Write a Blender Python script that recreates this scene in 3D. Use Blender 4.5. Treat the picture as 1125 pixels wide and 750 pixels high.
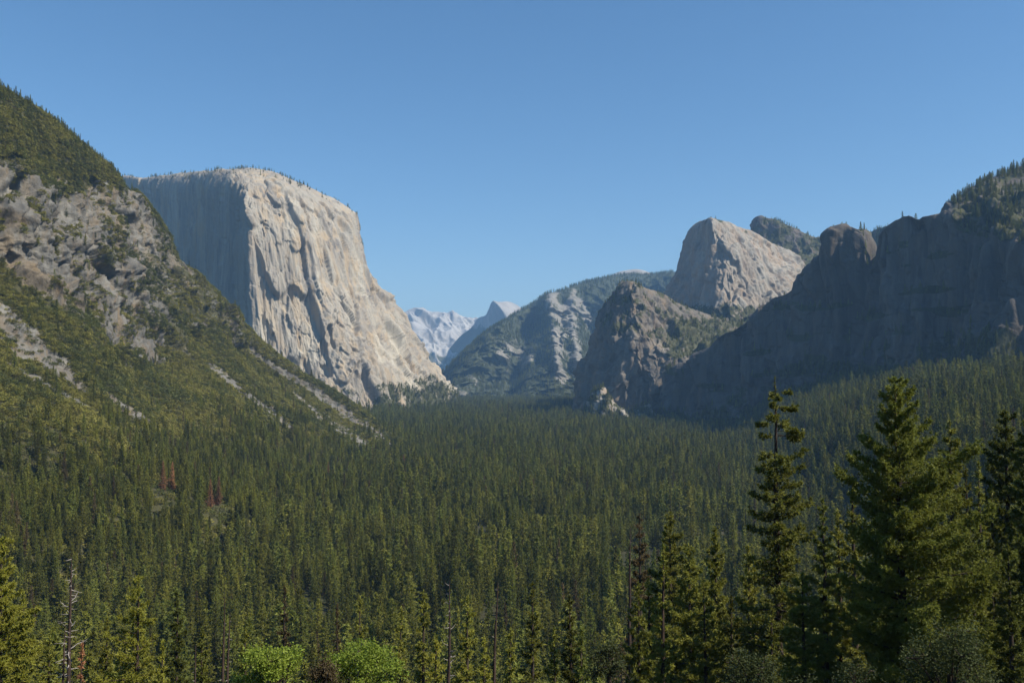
import bpy, math, random
import numpy as np
R = math.radians
random.seed(7)
for o in list(bpy.data.objects): bpy.data.objects.remove(o)
scene = bpy.context.scene
C = scene.collection

# ------------------------------------------------------------------ camera, light, exposure
F = 975.0; CX = 562.5; CY = 375.0; PITCH = math.atan(45 / F)
cam_d = bpy.data.cameras.new('camera'); cam = bpy.data.objects.new('camera', cam_d); C.objects.link(cam)
cam_d.sensor_width = 36.0; cam_d.lens = 36.0 * F / 1125.0
cam_d.clip_start = 0.5; cam_d.clip_end = 90000
cam.location = (0, 0, 0); cam.rotation_euler = (R(90) + PITCH, 0, 0)
scene.camera = cam

SUN_EL, SUN_BACK = 46.0, 22.0          # elevation; degrees the sun stands behind the camera's right
sd = (math.cos(R(SUN_EL)) * math.cos(R(SUN_BACK)), -math.cos(R(SUN_EL)) * math.sin(R(SUN_BACK)), math.sin(R(SUN_EL)))
world = bpy.data.worlds.new('World'); scene.world = world; world.use_nodes = True
wn = world.node_tree; wn.nodes.clear()
wo = wn.nodes.new('ShaderNodeOutputWorld'); wb = wn.nodes.new('ShaderNodeBackground'); ws = wn.nodes.new('ShaderNodeTexSky')
ws.sky_type = 'NISHITA'; ws.sun_disc = False
ws.sun_elevation = R(SUN_EL); ws.sun_rotation = math.atan2(sd[0], sd[1])
ws.altitude = 1370; ws.air_density = 1.15; ws.dust_density = 0.8; ws.ozone_density = 2.6
wb.inputs['Strength'].default_value = 0.099
whs = wn.nodes.new('ShaderNodeHueSaturation'); whs.inputs['Saturation'].default_value = 1.19; whs.inputs['Hue'].default_value = .4975
wn.links.new(ws.outputs[0], whs.inputs['Color']); wn.links.new(whs.outputs[0], wb.inputs['Color']); wn.links.new(wb.outputs[0], wo.inputs['Surface'])
sl = bpy.data.lights.new('sun', 'SUN'); sl.energy = 5.0; sl.angle = R(0.53); sl.color = (1.0, 0.93, 0.82)
so = bpy.data.objects.new('sun', sl); C.objects.link(so)
import mathutils
so.rotation_euler = mathutils.Vector(sd).to_track_quat('Z', 'Y').to_euler()
vs = scene.view_settings
scene.display_settings.display_device = 'sRGB'
vs.view_transform = 'Standard'; vs.look = 'None'; vs.exposure = 0.48; vs.gamma = 1.0; vs.use_curve_mapping = False
scene.render.engine = 'CYCLES'
cy = scene.cycles
cy.use_denoising = True; cy.denoiser = 'OPENIMAGEDENOISE'; cy.denoising_input_passes = 'RGB_ALBEDO_NORMAL'
cy.max_bounces = 4; cy.diffuse_bounces = 2; cy.volume_bounces = 0; cy.transmission_bounces = 2; cy.glossy_bounces = 1
cy.transparent_max_bounces = 4
cy.use_adaptive_sampling = True; cy.adaptive_threshold = 0.02
cy.caustics_reflective = False; cy.caustics_refractive = False
scene.render.use_persistent_data = False

# ------------------------------------------------------------------ numeric helpers
cp, sp = math.cos(PITCH), math.sin(PITCH)
def W(px, py, d):
    x = (px - CX) / F; u = (CY - py) / F
    X, Y, Z = x, cp - u * sp, sp + u * cp
    return (X / Y * d, d, Z / Y * d)
def proj(P):
    P = np.asarray(P, float)
    fwd = P[..., 1] * cp + P[..., 2] * sp
    up = -P[..., 1] * sp + P[..., 2] * cp
    fw = np.maximum(fwd, 1e-3)
    return CX + F * P[..., 0] / fw, CY - F * up / fw, fwd

_rs = np.random.RandomState(11)
PERM = _rs.permutation(256); PERM = np.concatenate([PERM, PERM, PERM])
G = _rs.normal(size=(256, 3)); G /= np.linalg.norm(G, axis=1)[:, None]
def pn(P, seed=0):
    P = P + seed * 17.31
    i = np.floor(P).astype(np.int64); f = P - i; i &= 255
    u = f * f * f * (f * (f * 6 - 15) + 10)
    out = 0
    for dx in (0, 1):
        wx = u[..., 0] if dx else 1 - u[..., 0]
        for dy in (0, 1):
            wy = u[..., 1] if dy else 1 - u[..., 1]
            for dz in (0, 1):
                wz = u[..., 2] if dz else 1 - u[..., 2]
                h = PERM[PERM[PERM[(i[..., 0] + dx) & 255] + ((i[..., 1] + dy) & 255)] + ((i[..., 2] + dz) & 255)]
                g = G[h]
                out = out + wx * wy * wz * (g[..., 0] * (f[..., 0] - dx) + g[..., 1] * (f[..., 1] - dy) + g[..., 2] * (f[..., 2] - dz))
    return out * 1.6
def fbm(P, o=4, gain=.5, seed=0):
    s = 0; a = 1
    for k in range(o):
        s = s + a * pn(P * (2.03 ** k), seed + k * 3); a *= gain
    return s
def ridged(P, o=4, gain=.5, seed=0):
    s = 0; a = 1
    for k in range(o):
        s = s + a * (1 - 2.2 * np.abs(pn(P * (2.03 ** k), seed + k * 3))); a *= gain
    return s
def plates(P, seed=0, warp=.22, sharp=60.):
    """angular slabs: each cell of a jittered lattice has its own height and tilt"""
    P = P + warp * np.stack([pn(P * 1.9, seed + 5), pn(P * 1.9, seed + 6), pn(P * 1.9, seed + 7)], -1)
    i = np.floor(P).astype(np.int64)
    ws_ = np.zeros(P.shape[:-1]); val = np.zeros(P.shape[:-1])
    for dx in (-1, 0, 1):
        for dy in (-1, 0, 1):
            for dz in (-1, 0, 1):
                c = i + np.array([dx, dy, dz])
                h = PERM[(PERM[(PERM[(c[..., 0] + seed) & 255] + c[..., 1]) & 255] + c[..., 2]) & 255]
                f = c + .5 + .42 * G[h]
                e = P - f; d = (e ** 2).sum(-1)
                t = G[(h + 77) & 255]
                v = (h / 255. - .5) * 1.1 + (e * t).sum(-1) * .9
                w = np.exp(-np.minimum(d, 3.) * sharp)
                ws_ += w; val += w * v
    return val / (ws_ + 1e-30)
def smooth(a, b, x):
    t = np.clip((x - a) / (b - a), 0, 1); return t * t * (3 - 2 * t)

# ------------------------------------------------------------------ mesh helpers
def mesh_arrays(name, V, quads=None, tris=None, smooth_shade=False):
    me = bpy.data.meshes.new(name)
    V = np.asarray(V, np.float32)
    nq = 0 if quads is None else len(quads); nt = 0 if tris is None else len(tris)
    me.vertices.add(len(V)); me.vertices.foreach_set('co', V.ravel())
    loops = []
    if nq: loops.append(np.asarray(quads).ravel())
    if nt: loops.append(np.asarray(tris).ravel())
    L = np.concatenate(loops).astype(np.int32)
    me.loops.add(len(L)); me.loops.foreach_set('vertex_index', L)
    starts = np.concatenate([np.arange(nq) * 4, nq * 4 + np.arange(nt) * 3]).astype(np.int32)
    me.polygons.add(nq + nt); me.polygons.foreach_set('loop_start', starts)
    if smooth_shade: me.polygons.foreach_set('use_smooth', np.ones(nq + nt, bool))
    me.update(calc_edges=True); me.validate()
    return me
def link(name, me, mat=None, parent=None):
    o = bpy.data.objects.new(name, me); C.objects.link(o)
    if mat is not None: me.materials.append(mat)
    if parent is not None: o.parent = parent
    return o
def tag(o, label, cat=None, group=None, kind=None):
    o['label'] = label
    if cat: o['category'] = cat
    if group: o['group'] = group
    if kind: o['kind'] = kind
    return o

def hermite(A, n, axis, dense=None):
    """chordal Catmull-Rom through control points along an axis, n samples."""
    A = np.moveaxis(A, axis, 0)
    seg = np.sqrt(((A[1:] - A[:-1]) ** 2).sum(-1)).mean(axis=1) if dense is None else np.asarray(dense, float)
    t = np.concatenate([[0], np.cumsum(seg)]); k = len(t)
    tt = np.linspace(0, t[-1], n)
    dt = (t[1:] - t[:-1])[:, None, None]
    s = (A[1:] - A[:-1]) / dt
    m = np.empty_like(A)
    m[0] = s[0]; m[-1] = s[-1]
    if k > 2:
        m[1:-1] = (s[:-1] * dt[1:] + s[1:] * dt[:-1]) / (dt[1:] + dt[:-1])
        lim = np.minimum(np.abs(s[:-1]), np.abs(s[1:])) * 2.2
        m[1:-1] = np.clip(m[1:-1], -lim, lim)
    i = np.clip(np.searchsorted(t, tt, 'right') - 1, 0, k - 2)
    h = (t[i + 1] - t[i]); x = ((tt - t[i]) / h)[:, None, None]; h = h[:, None, None]
    out = (2*x**3 - 3*x**2 + 1) * A[i] + (x**3 - 2*x**2 + x) * h * m[i] + (-2*x**3 + 3*x**2) * A[i+1] + (x**3 - x**2) * h * m[i+1]
    return np.moveaxis(out, 0, axis)

def loft(cols, nr, nc, back=((0, 1500, -500), (0, 500, -80)), bury=(0, -60, -160), radial=True):
    """cols: control columns of (px, py, d); returns grid P[row, col, 3] and row fraction of the crest"""
    A = np.array([[W(*p) for p in c] for c in cols]).transpose(1, 0, 2)
    crest = A[0]
    hd_ = crest[:, :2] / np.linalg.norm(crest[:, :2], axis=1)[:, None]
    top = [np.concatenate([crest[:, :2] + hd_ * b[1] + (np.array([[b[0], 0]]) if radial is False else 0), crest[:, 2:] + b[2]], 1) for b in back]
    A = np.concatenate([np.array(top), A, (A[-1] + np.array(bury))[None]], 0)
    pix = np.array([[proj(p)[:2] for p in r] for r in A])
    wr = np.sqrt(((pix[1:] - pix[:-1]) ** 2).sum(-1)).mean(1) + 2
    nb = len(back)
    wr[:nb] = wr[nb:].mean() * .45; wr[-1] *= .25
    wc = np.sqrt(((pix[nb:, 1:] - pix[nb:, :-1]) ** 2).sum(-1)).mean(0) + 2
    P = hermite(A, nr, 0, wr); P = hermite(P, nc, 1, wc)
    t = np.concatenate([[0], np.cumsum(wr)]); rows = np.linspace(0, t[-1], nr)
    below = np.clip((rows - t[nb]) / (t[-2] - t[nb]), -1, 1.3)      # 0 at crest, 1 at base
    return P, below
def normals(P):
    du = np.gradient(P, axis=1); dv = np.gradient(P, axis=0)
    n = np.cross(du, dv); n /= np.linalg.norm(n, axis=-1)[..., None] + 1e-9
    return n
def orient(P):
    n = normals(P)
    view = -P
    s = np.sign((n * view).sum(-1).mean())
    return n * (s if s != 0 else 1)
def blur(N, k):
    for ax in (0, 1):
        for _ in range(3):
            pad = [(k, k) if a == ax else (0, 0) for a in range(3)]
            M = np.cumsum(np.pad(N, [(p[0] + (1 if a == ax else 0), p[1]) for a, p in enumerate(pad)], mode='edge'), axis=ax)
            n = N.shape[ax]
            sl1 = [slice(None)] * 3; sl2 = [slice(None)] * 3
            sl1[ax] = slice(2 * k + 1 - 1 + 0, 2 * k + n); sl2[ax] = slice(0, n)
            N = (M[tuple(sl1)][:n] if ax == 0 else M[tuple(sl1)][:, :n]) - M[tuple(sl2)]
            N = N / (2 * k)
    return N / (np.linalg.norm(N, axis=-1)[..., None] + 1e-9)
def grid_mesh(name, P, attrs=None, smooth_shade=True):
    r, c = P.shape[:2]
    idx = np.arange(r * c).reshape(r, c)
    q = np.stack([idx[:-1, :-1], idx[:-1, 1:], idx[1:, 1:], idx[1:, :-1]], -1).reshape(-1, 4)
    n = normals(P)
    if (n * -P).sum(-1).mean() > 0: q = q[:, ::-1]
    # quads order above gives normal = -cross(du,dv)... flipped so faces look at the viewer
    me = mesh_arrays(name, P.reshape(-1, 3), quads=q, smooth_shade=smooth_shade)
    for k, v in (attrs or {}).items():
        a = me.attributes.new(k, 'FLOAT', 'POINT'); a.data.foreach_set('value', np.asarray(v, np.float32).ravel())
    return me

# ------------------------------------------------------------------ materials
def new_mat(name):
    m = bpy.data.materials.new(name); m.use_nodes = True
    nt = m.node_tree; nt.nodes.clear()
    out = nt.nodes.new('ShaderNodeOutputMaterial')
    return m, nt, out
def N(nt, t, **kw):
    n = nt.nodes.new(t)
    for k, v in kw.items():
        if k in n.inputs.keys(): n.inputs[k].default_value = v
        else: setattr(n, k, v)
    return n
def noise(nt, vec, sx, sy, sz, detail=6, rough=.6, dist=0.0):
    mp = nt.nodes.new('ShaderNodeMapping'); mp.inputs['Scale'].default_value = (sx, sy, sz)
    nt.links.new(vec, mp.inputs['Vector'])
    n = nt.nodes.new('ShaderNodeTexNoise'); n.inputs['Scale'].default_value = 1; n.inputs['Detail'].default_value = detail
    n.inputs['Roughness'].default_value = rough; n.inputs['Distortion'].default_value = dist
    nt.links.new(mp.outputs[0], n.inputs['Vector'])
    return n.outputs['Fac']
def ramp(nt, fac, stops):
    r = nt.nodes.new('ShaderNodeValToRGB'); e = r.color_ramp.elements
    while len(e) > 1: e.remove(e[-1])
    e[0].position = stops[0][0]; e[0].color = (*stops[0][1], 1)
    for p, c in stops[1:]:
        x = e.new(p); x.color = (*c, 1)
    nt.links.new(fac, r.inputs['Fac']); return r.outputs['Color']
def mix(nt, fac, a, b, mode='MIX'):
    m = nt.nodes.new('ShaderNodeMix'); m.data_type = 'RGBA'; m.blend_type = mode; m.clamp_factor = True
    ins = [m.inputs[0], m.inputs[6], m.inputs[7]]
    for s, v in zip(ins, (fac, a, b)):
        if isinstance(v, (int, float)): s.default_value = v
        elif isinstance(v, tuple): s.default_value = (*v, 1)
        else: nt.links.new(v, s)
    return m.outputs[2]
def mathn(nt, op, a, b=None, c=None):
    m = nt.nodes.new('ShaderNodeMath'); m.operation = op
    for s, v in zip(m.inputs, (a, b, c)):
        if v is None: continue
        if isinstance(v, (int, float)): s.default_value = v
        else: nt.links.new(v, s)
    return m.outputs[0]
def attr(nt, name, typ='GEOMETRY'):
    a = nt.nodes.new('ShaderNodeAttribute'); a.attribute_name = name; a.attribute_type = typ
    return a.outputs['Fac']

def rock_mat(name, dark, midc, light, warm, vegc=(.05, .06, .025), streak=1.0, scale=1.0, bump=6.0, vegc2=(.10, .09, .045)):
    m, nt, out = new_mat(name)
    tc = nt.nodes.new('ShaderNodeTexCoord').outputs['Object']
    s = 1 / (90 * scale)
    n1 = noise(nt, tc, s, s, s / (5 * streak + 1), 8, .62, .4)
    n2 = noise(nt, tc, s * 5, s * 5, s * 5 / (6 * streak + 1), 6, .65)
    n3 = noise(nt, tc, s * .35, s * .35, s * .2, 3, .5)
    n4 = noise(nt, tc, s * 2.2, s * 2.2, s * .5, 5, .6, .6)
    n6 = noise(nt, tc, s * 3.2, s * 3.2, s * 3.2 / (26 * streak + 1), 5, .7)
    f = mathn(nt, 'ADD', mathn(nt, 'ADD', mathn(nt, 'MULTIPLY', n1, .45), mathn(nt, 'MULTIPLY', n2, .2)), mathn(nt, 'MULTIPLY', n6, .35))
    col = ramp(nt, f, [(.34, dark), (.46, midc), (.58, light), (.70, tuple(min(1, v * 1.12) for v in light))])
    wf = mathn(nt, 'MULTIPLY', ramp(nt, n4, [(.47, (0, 0, 0)), (.64, (1, 1, 1))]), .75)
    col = mix(nt, wf, col, warm)
    col = mix(nt, ramp(nt, n3, [(.40, (0, 0, 0)), (.62, (.55, .55, .55))]), col, midc, 'MIX')
    col = mix(nt, attr(nt, 'pale'), col, mix(nt, n2, tuple(v * .95 for v in light), tuple(min(1, v * 1.35) for v in light)))
    wv = attr(nt, 'rust')
    col = mix(nt, wv, col, mix(nt, n2, warm, tuple(v * .7 for v in warm)))
    n5 = noise(nt, tc, 1 / 9 / scale, 1 / 9 / scale, 1 / 9 / scale, 5, .7)
    vf = mathn(nt, 'ADD', attr(nt, 'veg'), mathn(nt, 'MULTIPLY', mathn(nt, 'SUBTRACT', n5, .5), 1.3))
    vm = ramp(nt, vf, [(.42, (0, 0, 0)), (.52, (1, 1, 1))])
    col = mix(nt, vm, col, mix(nt, n4, vegc, vegc2))
    b = N(nt, 'ShaderNodeBsdfPrincipled', Roughness=.92); b.inputs['Specular IOR Level'].default_value = .15
    nt.links.new(col, b.inputs['Base Color'])
    bp = N(nt, 'ShaderNodeBump', Strength=.75, Distance=bump)
    nt.links.new(mathn(nt, 'ADD', n2, mathn(nt, 'MULTIPLY', n5, .6)), bp.inputs['Height'])
    nt.links.new(bp.outputs[0], b.inputs['Normal'])
    nt.links.new(b.outputs[0], out.inputs['Surface'])
    return m

def leaf_mat(name, c1, c2, c3, transl=.32, rough=.6, spec=.25, vr=(.95, .53)):
    """c1..c3: leaf colours; each tuft differs through 'v', each tree through the object's random"""
    m, nt, out = new_mat(name)
    oi = nt.nodes.new('ShaderNodeObjectInfo').outputs['Random']
    v = attr(nt, 'v')
    a = mix(nt, oi, c1, c2)
    col = mix(nt, mathn(nt, 'MULTIPLY', v, .75), a, c3)
    br = mathn(nt, 'MULTIPLY_ADD', mathn(nt, 'FRACT', mathn(nt, 'MULTIPLY', oi, 7.77)), vr[0], vr[1])
    hs = nt.nodes.new('ShaderNodeHueSaturation'); nt.links.new(col, hs.inputs['Color']); nt.links.new(br, hs.inputs['Value'])
    b = N(nt, 'ShaderNodeBsdfPrincipled', Roughness=rough); b.inputs['Specular IOR Level'].default_value = spec
    nt.links.new(hs.outputs[0], b.inputs['Base Color'])
    t = nt.nodes.new('ShaderNodeBsdfTranslucent'); nt.links.new(hs.outputs[0], t.inputs['Color'])
    ms = nt.nodes.new('ShaderNodeMixShader'); ms.inputs[0].default_value = transl
    nt.links.new(b.outputs[0], ms.inputs[1]); nt.links.new(t.outputs[0], ms.inputs[2])
    nt.links.new(ms.outputs[0], out.inputs['Surface'])
    return m
def bark_mat(name, c1, c2):
    m, nt, out = new_mat(name)
    tc = nt.nodes.new('ShaderNodeTexCoord').outputs['Object']
    n = noise(nt, tc, 3, 3, .5, 5, .7)
    col = ramp(nt, n, [(.35, c1), (.62, c2)])
    b = N(nt, 'ShaderNodeBsdfPrincipled', Roughness=.9); b.inputs['Specular IOR Level'].default_value = .1
    nt.links.new(col, b.inputs['Base Color'])
    bp = N(nt, 'ShaderNodeBump', Strength=.8, Distance=.08); nt.links.new(n, bp.inputs['Height']); nt.links.new(bp.outputs[0], b.inputs['Normal'])
    nt.links.new(b.outputs[0], out.inputs['Surface']); return m

M_cliff = rock_mat('pale_granite', (.115, .105, .095), (.27, .24, .195), (.40, .365, .29), (.42, .31, .18), streak=1.3)
M_slope = rock_mat('weathered_granite', (.045, .043, .039), (.118, .112, .098), (.225, .213, .182), (.19, .14, .08), vegc=(.05, .052, .022), vegc2=(.085, .075, .035), streak=.15, scale=.4, bump=3.5)
M_dark = rock_mat('shade_darkened_granite', (.03, .028, .025), (.085, .077, .068), (.175, .155, .13), (.16, .12, .08), streak=1.6, bump=6)  # albedo lowered so the rock colour carries part of the right wall's shade
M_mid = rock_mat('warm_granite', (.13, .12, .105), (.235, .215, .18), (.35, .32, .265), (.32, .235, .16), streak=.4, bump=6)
M_low = rock_mat('brown_granite', (.055, .05, .042), (.125, .11, .09), (.215, .19, .15), (.20, .145, .09), streak=.8, bump=6)
M_far = rock_mat('far_granite', (.11, .105, .09), (.18, .17, .145), (.30, .275, .23), (.22, .19, .15), vegc=(.045, .055, .03), vegc2=(.07, .075, .04), streak=1.2, scale=1.4, bump=8)
M_snowy = rock_mat('bare_granite', (.17, .165, .155), (.29, .28, .26), (.42, .40, .365), (.36, .32, .27), streak=.1, scale=2.5, bump=10)

def soil_mat():
    m, nt, out = new_mat('forest_floor')
    tc = nt.nodes.new('ShaderNodeTexCoord').outputs['Object']
    n = noise(nt, tc, .03, .03, .03, 8, .65)
    col = ramp(nt, n, [(.35, (.025, .03, .014)), (.5, (.045, .045, .022)), (.68, (.08, .068, .04))])
    b = N(nt, 'ShaderNodeBsdfPrincipled', Roughness=.95); b.inputs['Specular IOR Level'].default_value = .1
    nt.links.new(col, b.inputs['Base Color']); nt.links.new(b.outputs[0], out.inputs['Surface']); return m
M_soil = soil_mat()

# ------------------------------------------------------------------ ground
def ground_z(x, y):
    x = np.asarray(x, float); y = np.asarray(y, float)
    fl = np.interp(y, [0, 600, 2000, 3500, 6000, 24000], [-178, -176, -158, -136, -130, -120])
    # the overlook's slope, running down from the viewer
    yy = y - 0.10 * x * np.clip(x / 300, -1, 1)
    near = np.interp(yy, [-3000, -300, -30, -4, 2, 12, 60, 120, 250, 400, 600], [900, 130, 8, -1.7, -2.2, -8, -40, -70, -122, -158, -178])
    nearness = smooth(700, 350, y)
    z = np.where(y < 700, near * nearness + fl * (1 - nearness), fl)
    x0 = np.interp(y, [0, 800, 2000, 3000, 4500], [330, 270, 480, 700, 1500])
    e = np.maximum(x - x0, 0)
    rise = .55 * e * smooth(0, 160, e)
    rise = 210 * (1 - np.exp(-rise / 210)) * 1.15
    z = z + rise * smooth(250, 800, y) * smooth(4600, 3400, y)
    P = np.stack([x, y, np.zeros_like(x)], -1)
    z = z + fbm(P / 420, 3, seed=3) * 9 * smooth(150, 700, np.hypot(x, y))
    z = z + fbm(P / 60, 3, seed=5) * 1.4 * smooth(30, 200, np.hypot(x, y))
    return z
rr = np.concatenate([[0, 1, 2.5, 5, 8], np.geomspace(12, 22000, 300)])
aa = np.concatenate([np.linspace(-45, 45, 280), np.linspace(48, 312, 90)]) ; aa = np.append(aa, 315)
rg, ag = np.meshgrid(rr, np.radians(aa), indexing='ij')
gx, gy = rg * np.sin(ag), rg * np.cos(ag)
GP = np.stack([gx, gy, ground_z(gx, gy)], -1)
idx = np.arange(GP.shape[0] * GP.shape[1]).reshape(GP.shape[:2])
q = np.stack([idx[:-1, :-1], idx[1:, :-1], idx[1:, 1:], idx[:-1, 1:]], -1).reshape(-1, 4)[:, ::-1]
g = link('ground', mesh_arrays('ground', GP.reshape(-1, 3), quads=q, smooth_shade=True), M_soil)
tag(g, 'dark forest floor of the valley and the slope below the overlook', kind='structure')

# ------------------------------------------------------------------ mountains
SURF = {}
def relief(P, below, terms, crest_amp=.25, normal_blur=8, seed=0):
    """terms: (kind, wavelength, vertical stretch, amplitude)"""
    n = blur(orient(P), normal_blur)
    D = 0
    for j, (kind, wl, st, amp) in enumerate(terms):
        Q = P / np.array([wl, wl, wl * st])
        if st > 3.5: Q[..., 0] += P[..., 2] * .10 / wl
        Q = Q + .25 * np.stack([pn(Q * .9, seed + 50 + j), pn(Q * .9, seed + 60 + j), pn(Q * .9, seed + 70 + j) * 0], -1)
        v = fbm(Q, 3, seed=seed + j * 7) if kind == 'f' else plates(Q, seed + j * 7) if kind == 'p' else (ridged(Q, 3, seed=seed + j * 7) - .6 if kind == 'r' else
            (-np.maximum(0, 1 - np.abs(pn(Q, seed + j * 7)) / .09) if kind == 'c' else np.round(fbm(Q, 2, seed=seed + j * 7) * 3) / 3))
        D = D + amp * v
    w = crest_amp + (1 - crest_amp) * smooth(0, .12, np.abs(below))[:, None]
    return P + n * (D * w)[..., None]
def upness(P):
    n = orient(P); return np.abs(n[..., 2])
def massif(name, label, cols, nr, nc, mat, terms, veg=None, pale=None, rust=None, seed=0, crest_amp=.25, **kw):
    P, below = loft(cols, nr, nc, **kw)
    P = relief(P, below, terms, crest_amp=crest_amp, seed=seed)
    z0 = np.zeros(P.shape[:2])
    px, py, _ = proj(P)
    a = {'veg': veg(P, below, px, py) if veg else z0, 'pale': pale(P, below, px, py) if pale else z0, 'rust': rust(P, below, px, py) if rust else z0}
    o = link(name, grid_mesh(name, P, a), mat)
    tag(o, label, kind='structure')
    SURF[label] = (P, below, a)
    return P, below, a
def interp_cols(crest, base, nrow, dpow=1.0, drow=None):
    """columns between a crest list and a base list (same length)"""
    cols = []
    for a, b in zip(crest, base):
        c = []
        for k in range(nrow):
            t = k / (nrow - 1)
            td = t ** dpow
            c.append((a[0] + (b[0] - a[0]) * t, a[1] + (b[1] - a[1]) * t, a[2] + (b[2] - a[2]) * td))
        cols.append(c)
    return cols

# --- the great pale wall on the left (behind the near ridge)
cap = [
 [(20,212,6200),(20,222,6150),(20,260,6140),(20,320,6130),(20,390,6120),(20,470,6100)],
 [(128,195,5700),(130,205,5620),(132,250,5600),(136,310,5590),(142,380,5580),(146,470,5570)],
 [(158,195,5400),(160,208,5260),(163,250,5240),(167,310,5230),(173,380,5220),(180,470,5200)],
 [(193,191,5050),(196,212,4830),(199,250,4810),(202,310,4800),(206,380,4790),(211,470,4770)],
 [(222,188,4760),(228,211,4430),(234,250,4400),(237,310,4390),(241,380,4380),(247,470,4360)],
 [(252,187,4480),(260,206,4020),(263,250,3960),(264,310,3930),(269,380,3910),(282,470,3850)],
 [(262,186.5,4430),(269,205,3990),(271,250,3900),(273,310,3870),(279,380,3840),(292,470,3770)],
 [(277,186,4390),(282,205,4020),(286,250,3930),(290,310,3890),(298,380,3850),(311,470,3770)],
 [(300,189.5,4380),(304,208,4080),(308,250,3980),(313,310,3930),(326,380,3870),(342,470,3780)],
 [(330,202,4400),(333,217,4170),(336,252,4070),(342,312,4010),(358,380,3920),(376,470,3810)],
 [(360,216,4450),(362,228,4290),(364,260,4190),(370,315,4120),(388,382,4000),(406,470,3860)],
 [(380,226.5,4520),(382,237,4400),(384,265,4320),(392,315,4250),(410,382,4130),(424,465,3960)],
 [(390,233,4620),(391.5,243,4540),(393,275,4490),(405,318,4440),(430,382,4310),(448,460,4100)],
 [(391.5,234.5,4740),(393.5,252,4700),(395.5,287,4660),(424,328,4620),(452,380,4520),(482,450,4270)],
 [(391.5,236,4900),(393.5,254,4880),(396.5,291,4840),(432,338,4780),(467,401,4680),(507,453,4420)],
 [(384,240,5600),(386,262,5600),(389,300,5550),(418,348,5500),(452,410,5400),(495,462,5200)],
]
def cap_veg(P, b, px, py):
    v = np.zeros(P.shape[:2])
    n = fbm(P / 70, 3, seed=9)
    v = np.maximum(v, .36 * smooth(.03, -.01, b)[:, None] * np.ones_like(v) + .2 * n * (b[:, None] < .03))
    foot = smooth(.86, .95, b)[:, None] * smooth(395, 420, px)
    v = np.maximum(v, foot * (.75 + .5 * n))
    v = np.maximum(v, smooth(.86, .92, b)[:, None] * (.35 + .5 * n) * (px > 300))
    return v
massif('mountain', 'huge sheer pale granite cliff left of the valley', cap, 640, 660, M_cliff,
       [('f', 520, 2.2, 18), ('p', 180, 14, 34), ('p', 80, 20, 20), ('p', 36, 22, 11), ('r', 26, 18, 3.5), ('p', 75, 3.0, 7), ('p', 24, 3, 3)],
       veg=cap_veg, pale=lambda P, b, px, py: .75 * smooth(-260, -420, -P[..., 2] - 620 - 0 * px) * 0 + .8 * smooth(.45, .7, b)[:, None] * smooth(-.1, .25, fbm(P / np.array([160, 160, 500]), 2, seed=21)),
       seed=2, crest_amp=.12, back=((0, 1800, -250), (0, 700, -30)))

# --- near ridge and slope at the left
left = [
 [(-420,-190,1100),(-420,-20,1020),(-420,90,950),(-420,200,900),(-400,380,760),(-400,520,600),(-400,760,450)],
 [(-170,-15,1250),(-170,90,1160),(-170,180,1090),(-170,260,1050),(-170,375,900),(-170,510,700),(-170,740,520)],
 [(0,96,1400),(0,168,1310),(0,238,1240),(0,296,1215),(0,372,1080),(0,490,820),(0,700,600)],
 [(38,121,1470),(35,192,1375),(36,250,1300),(38,302,1270),(30,380,1110),(30,498,840),(35,690,620)],
 [(75,150,1590),(70,212,1480),(72,262,1400),(74,318,1350),(70,392,1170),(72,502,870),(78,675,650)],
 [(112,180,1710),(104,230,1600),(106,275,1520),(108,340,1440),(105,402,1240),(108,505,920),(115,655,680)],
 [(135,202,1790),(125,245,1690),(126,288,1610),(126,350,1520),(128,410,1300),(132,508,960),(140,640,710)],
 [(163,226,1860),(152,262,1770),(150,300,1690),(150,356,1590),(152,417,1360),(158,511,1010),(170,628,750)],
 [(183,256,1930),(172,283,1840),(169,318,1750),(168,366,1650),(172,424,1400),(180,514,1050),(198,618,790)],
 [(196,290,1990),(188,308,1890),(185,338,1790),(185,376,1690),(192,430,1440),(204,517,1090),(225,608,830)],
 [(222,305,2050),(214,326,1950),(208,352,1850),(206,386,1740),(214,436,1480),(228,519,1140),(252,598,880)],
 [(248,335,2110),(240,350,2010),(234,370,1910),(230,397,1800),(240,443,1540),(256,520,1200),(285,588,940)],
 [(275,361,2170),(268,374,2070),(261,390,1970),(256,411,1850),(268,450,1610),(287,520,1270),(318,578,1010)],
 [(300,387,2220),(292,397,2130),(285,410,2030),(280,424,1910),(295,459,1690),(316,520,1360),(348,568,1110)],
 [(335,411,2260),(327,419,2180),(319,429,2090),(314,440,1980),(330,468,1790),(352,519,1480),(385,558,1230)],
 [(370,432,2270),(363,438,2200),(356,445,2120),(350,453,2020),(364,477,1850),(386,517,1580),(415,550,1340)],
 [(405,457,2240),(400,461,2180),(394,466,2110),(390,472,2020),(400,489,1880),(418,516,1670),(440,542,1480)],
 [(435,482,2150),(432,484,2100),(428,487,2050),(426,491,1980),(432,501,1880),(444,518,1730),(458,534,1600)],
 [(462,503,2040),(459,504,2000),(457,506,1960),(455,508,1920),(458,512,1850),(465,521,1760),(472,530,1680)],
]
def seg_dist(px, py, pts, wid):
    """closeness to a path on the slope (given by points of the slope)"""
    best = np.full(px.shape, 9.)
    for k in range(len(pts) - 1):
        (x0, y0), (x1, y1) = pts[k], pts[k + 1]; w0, w1 = wid[k], wid[k + 1]
        dx, dy = x1 - x0, y1 - y0
        t = np.clip(((px - x0) * dx + (py - y0) * dy) / (dx * dx + dy * dy), 0, 1)
        d = np.hypot(px - x0 - t * dx, py - y0 - t * dy) / (w0 + (w1 - w0) * t)
        best = np.minimum(best, d)
    return best
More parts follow.
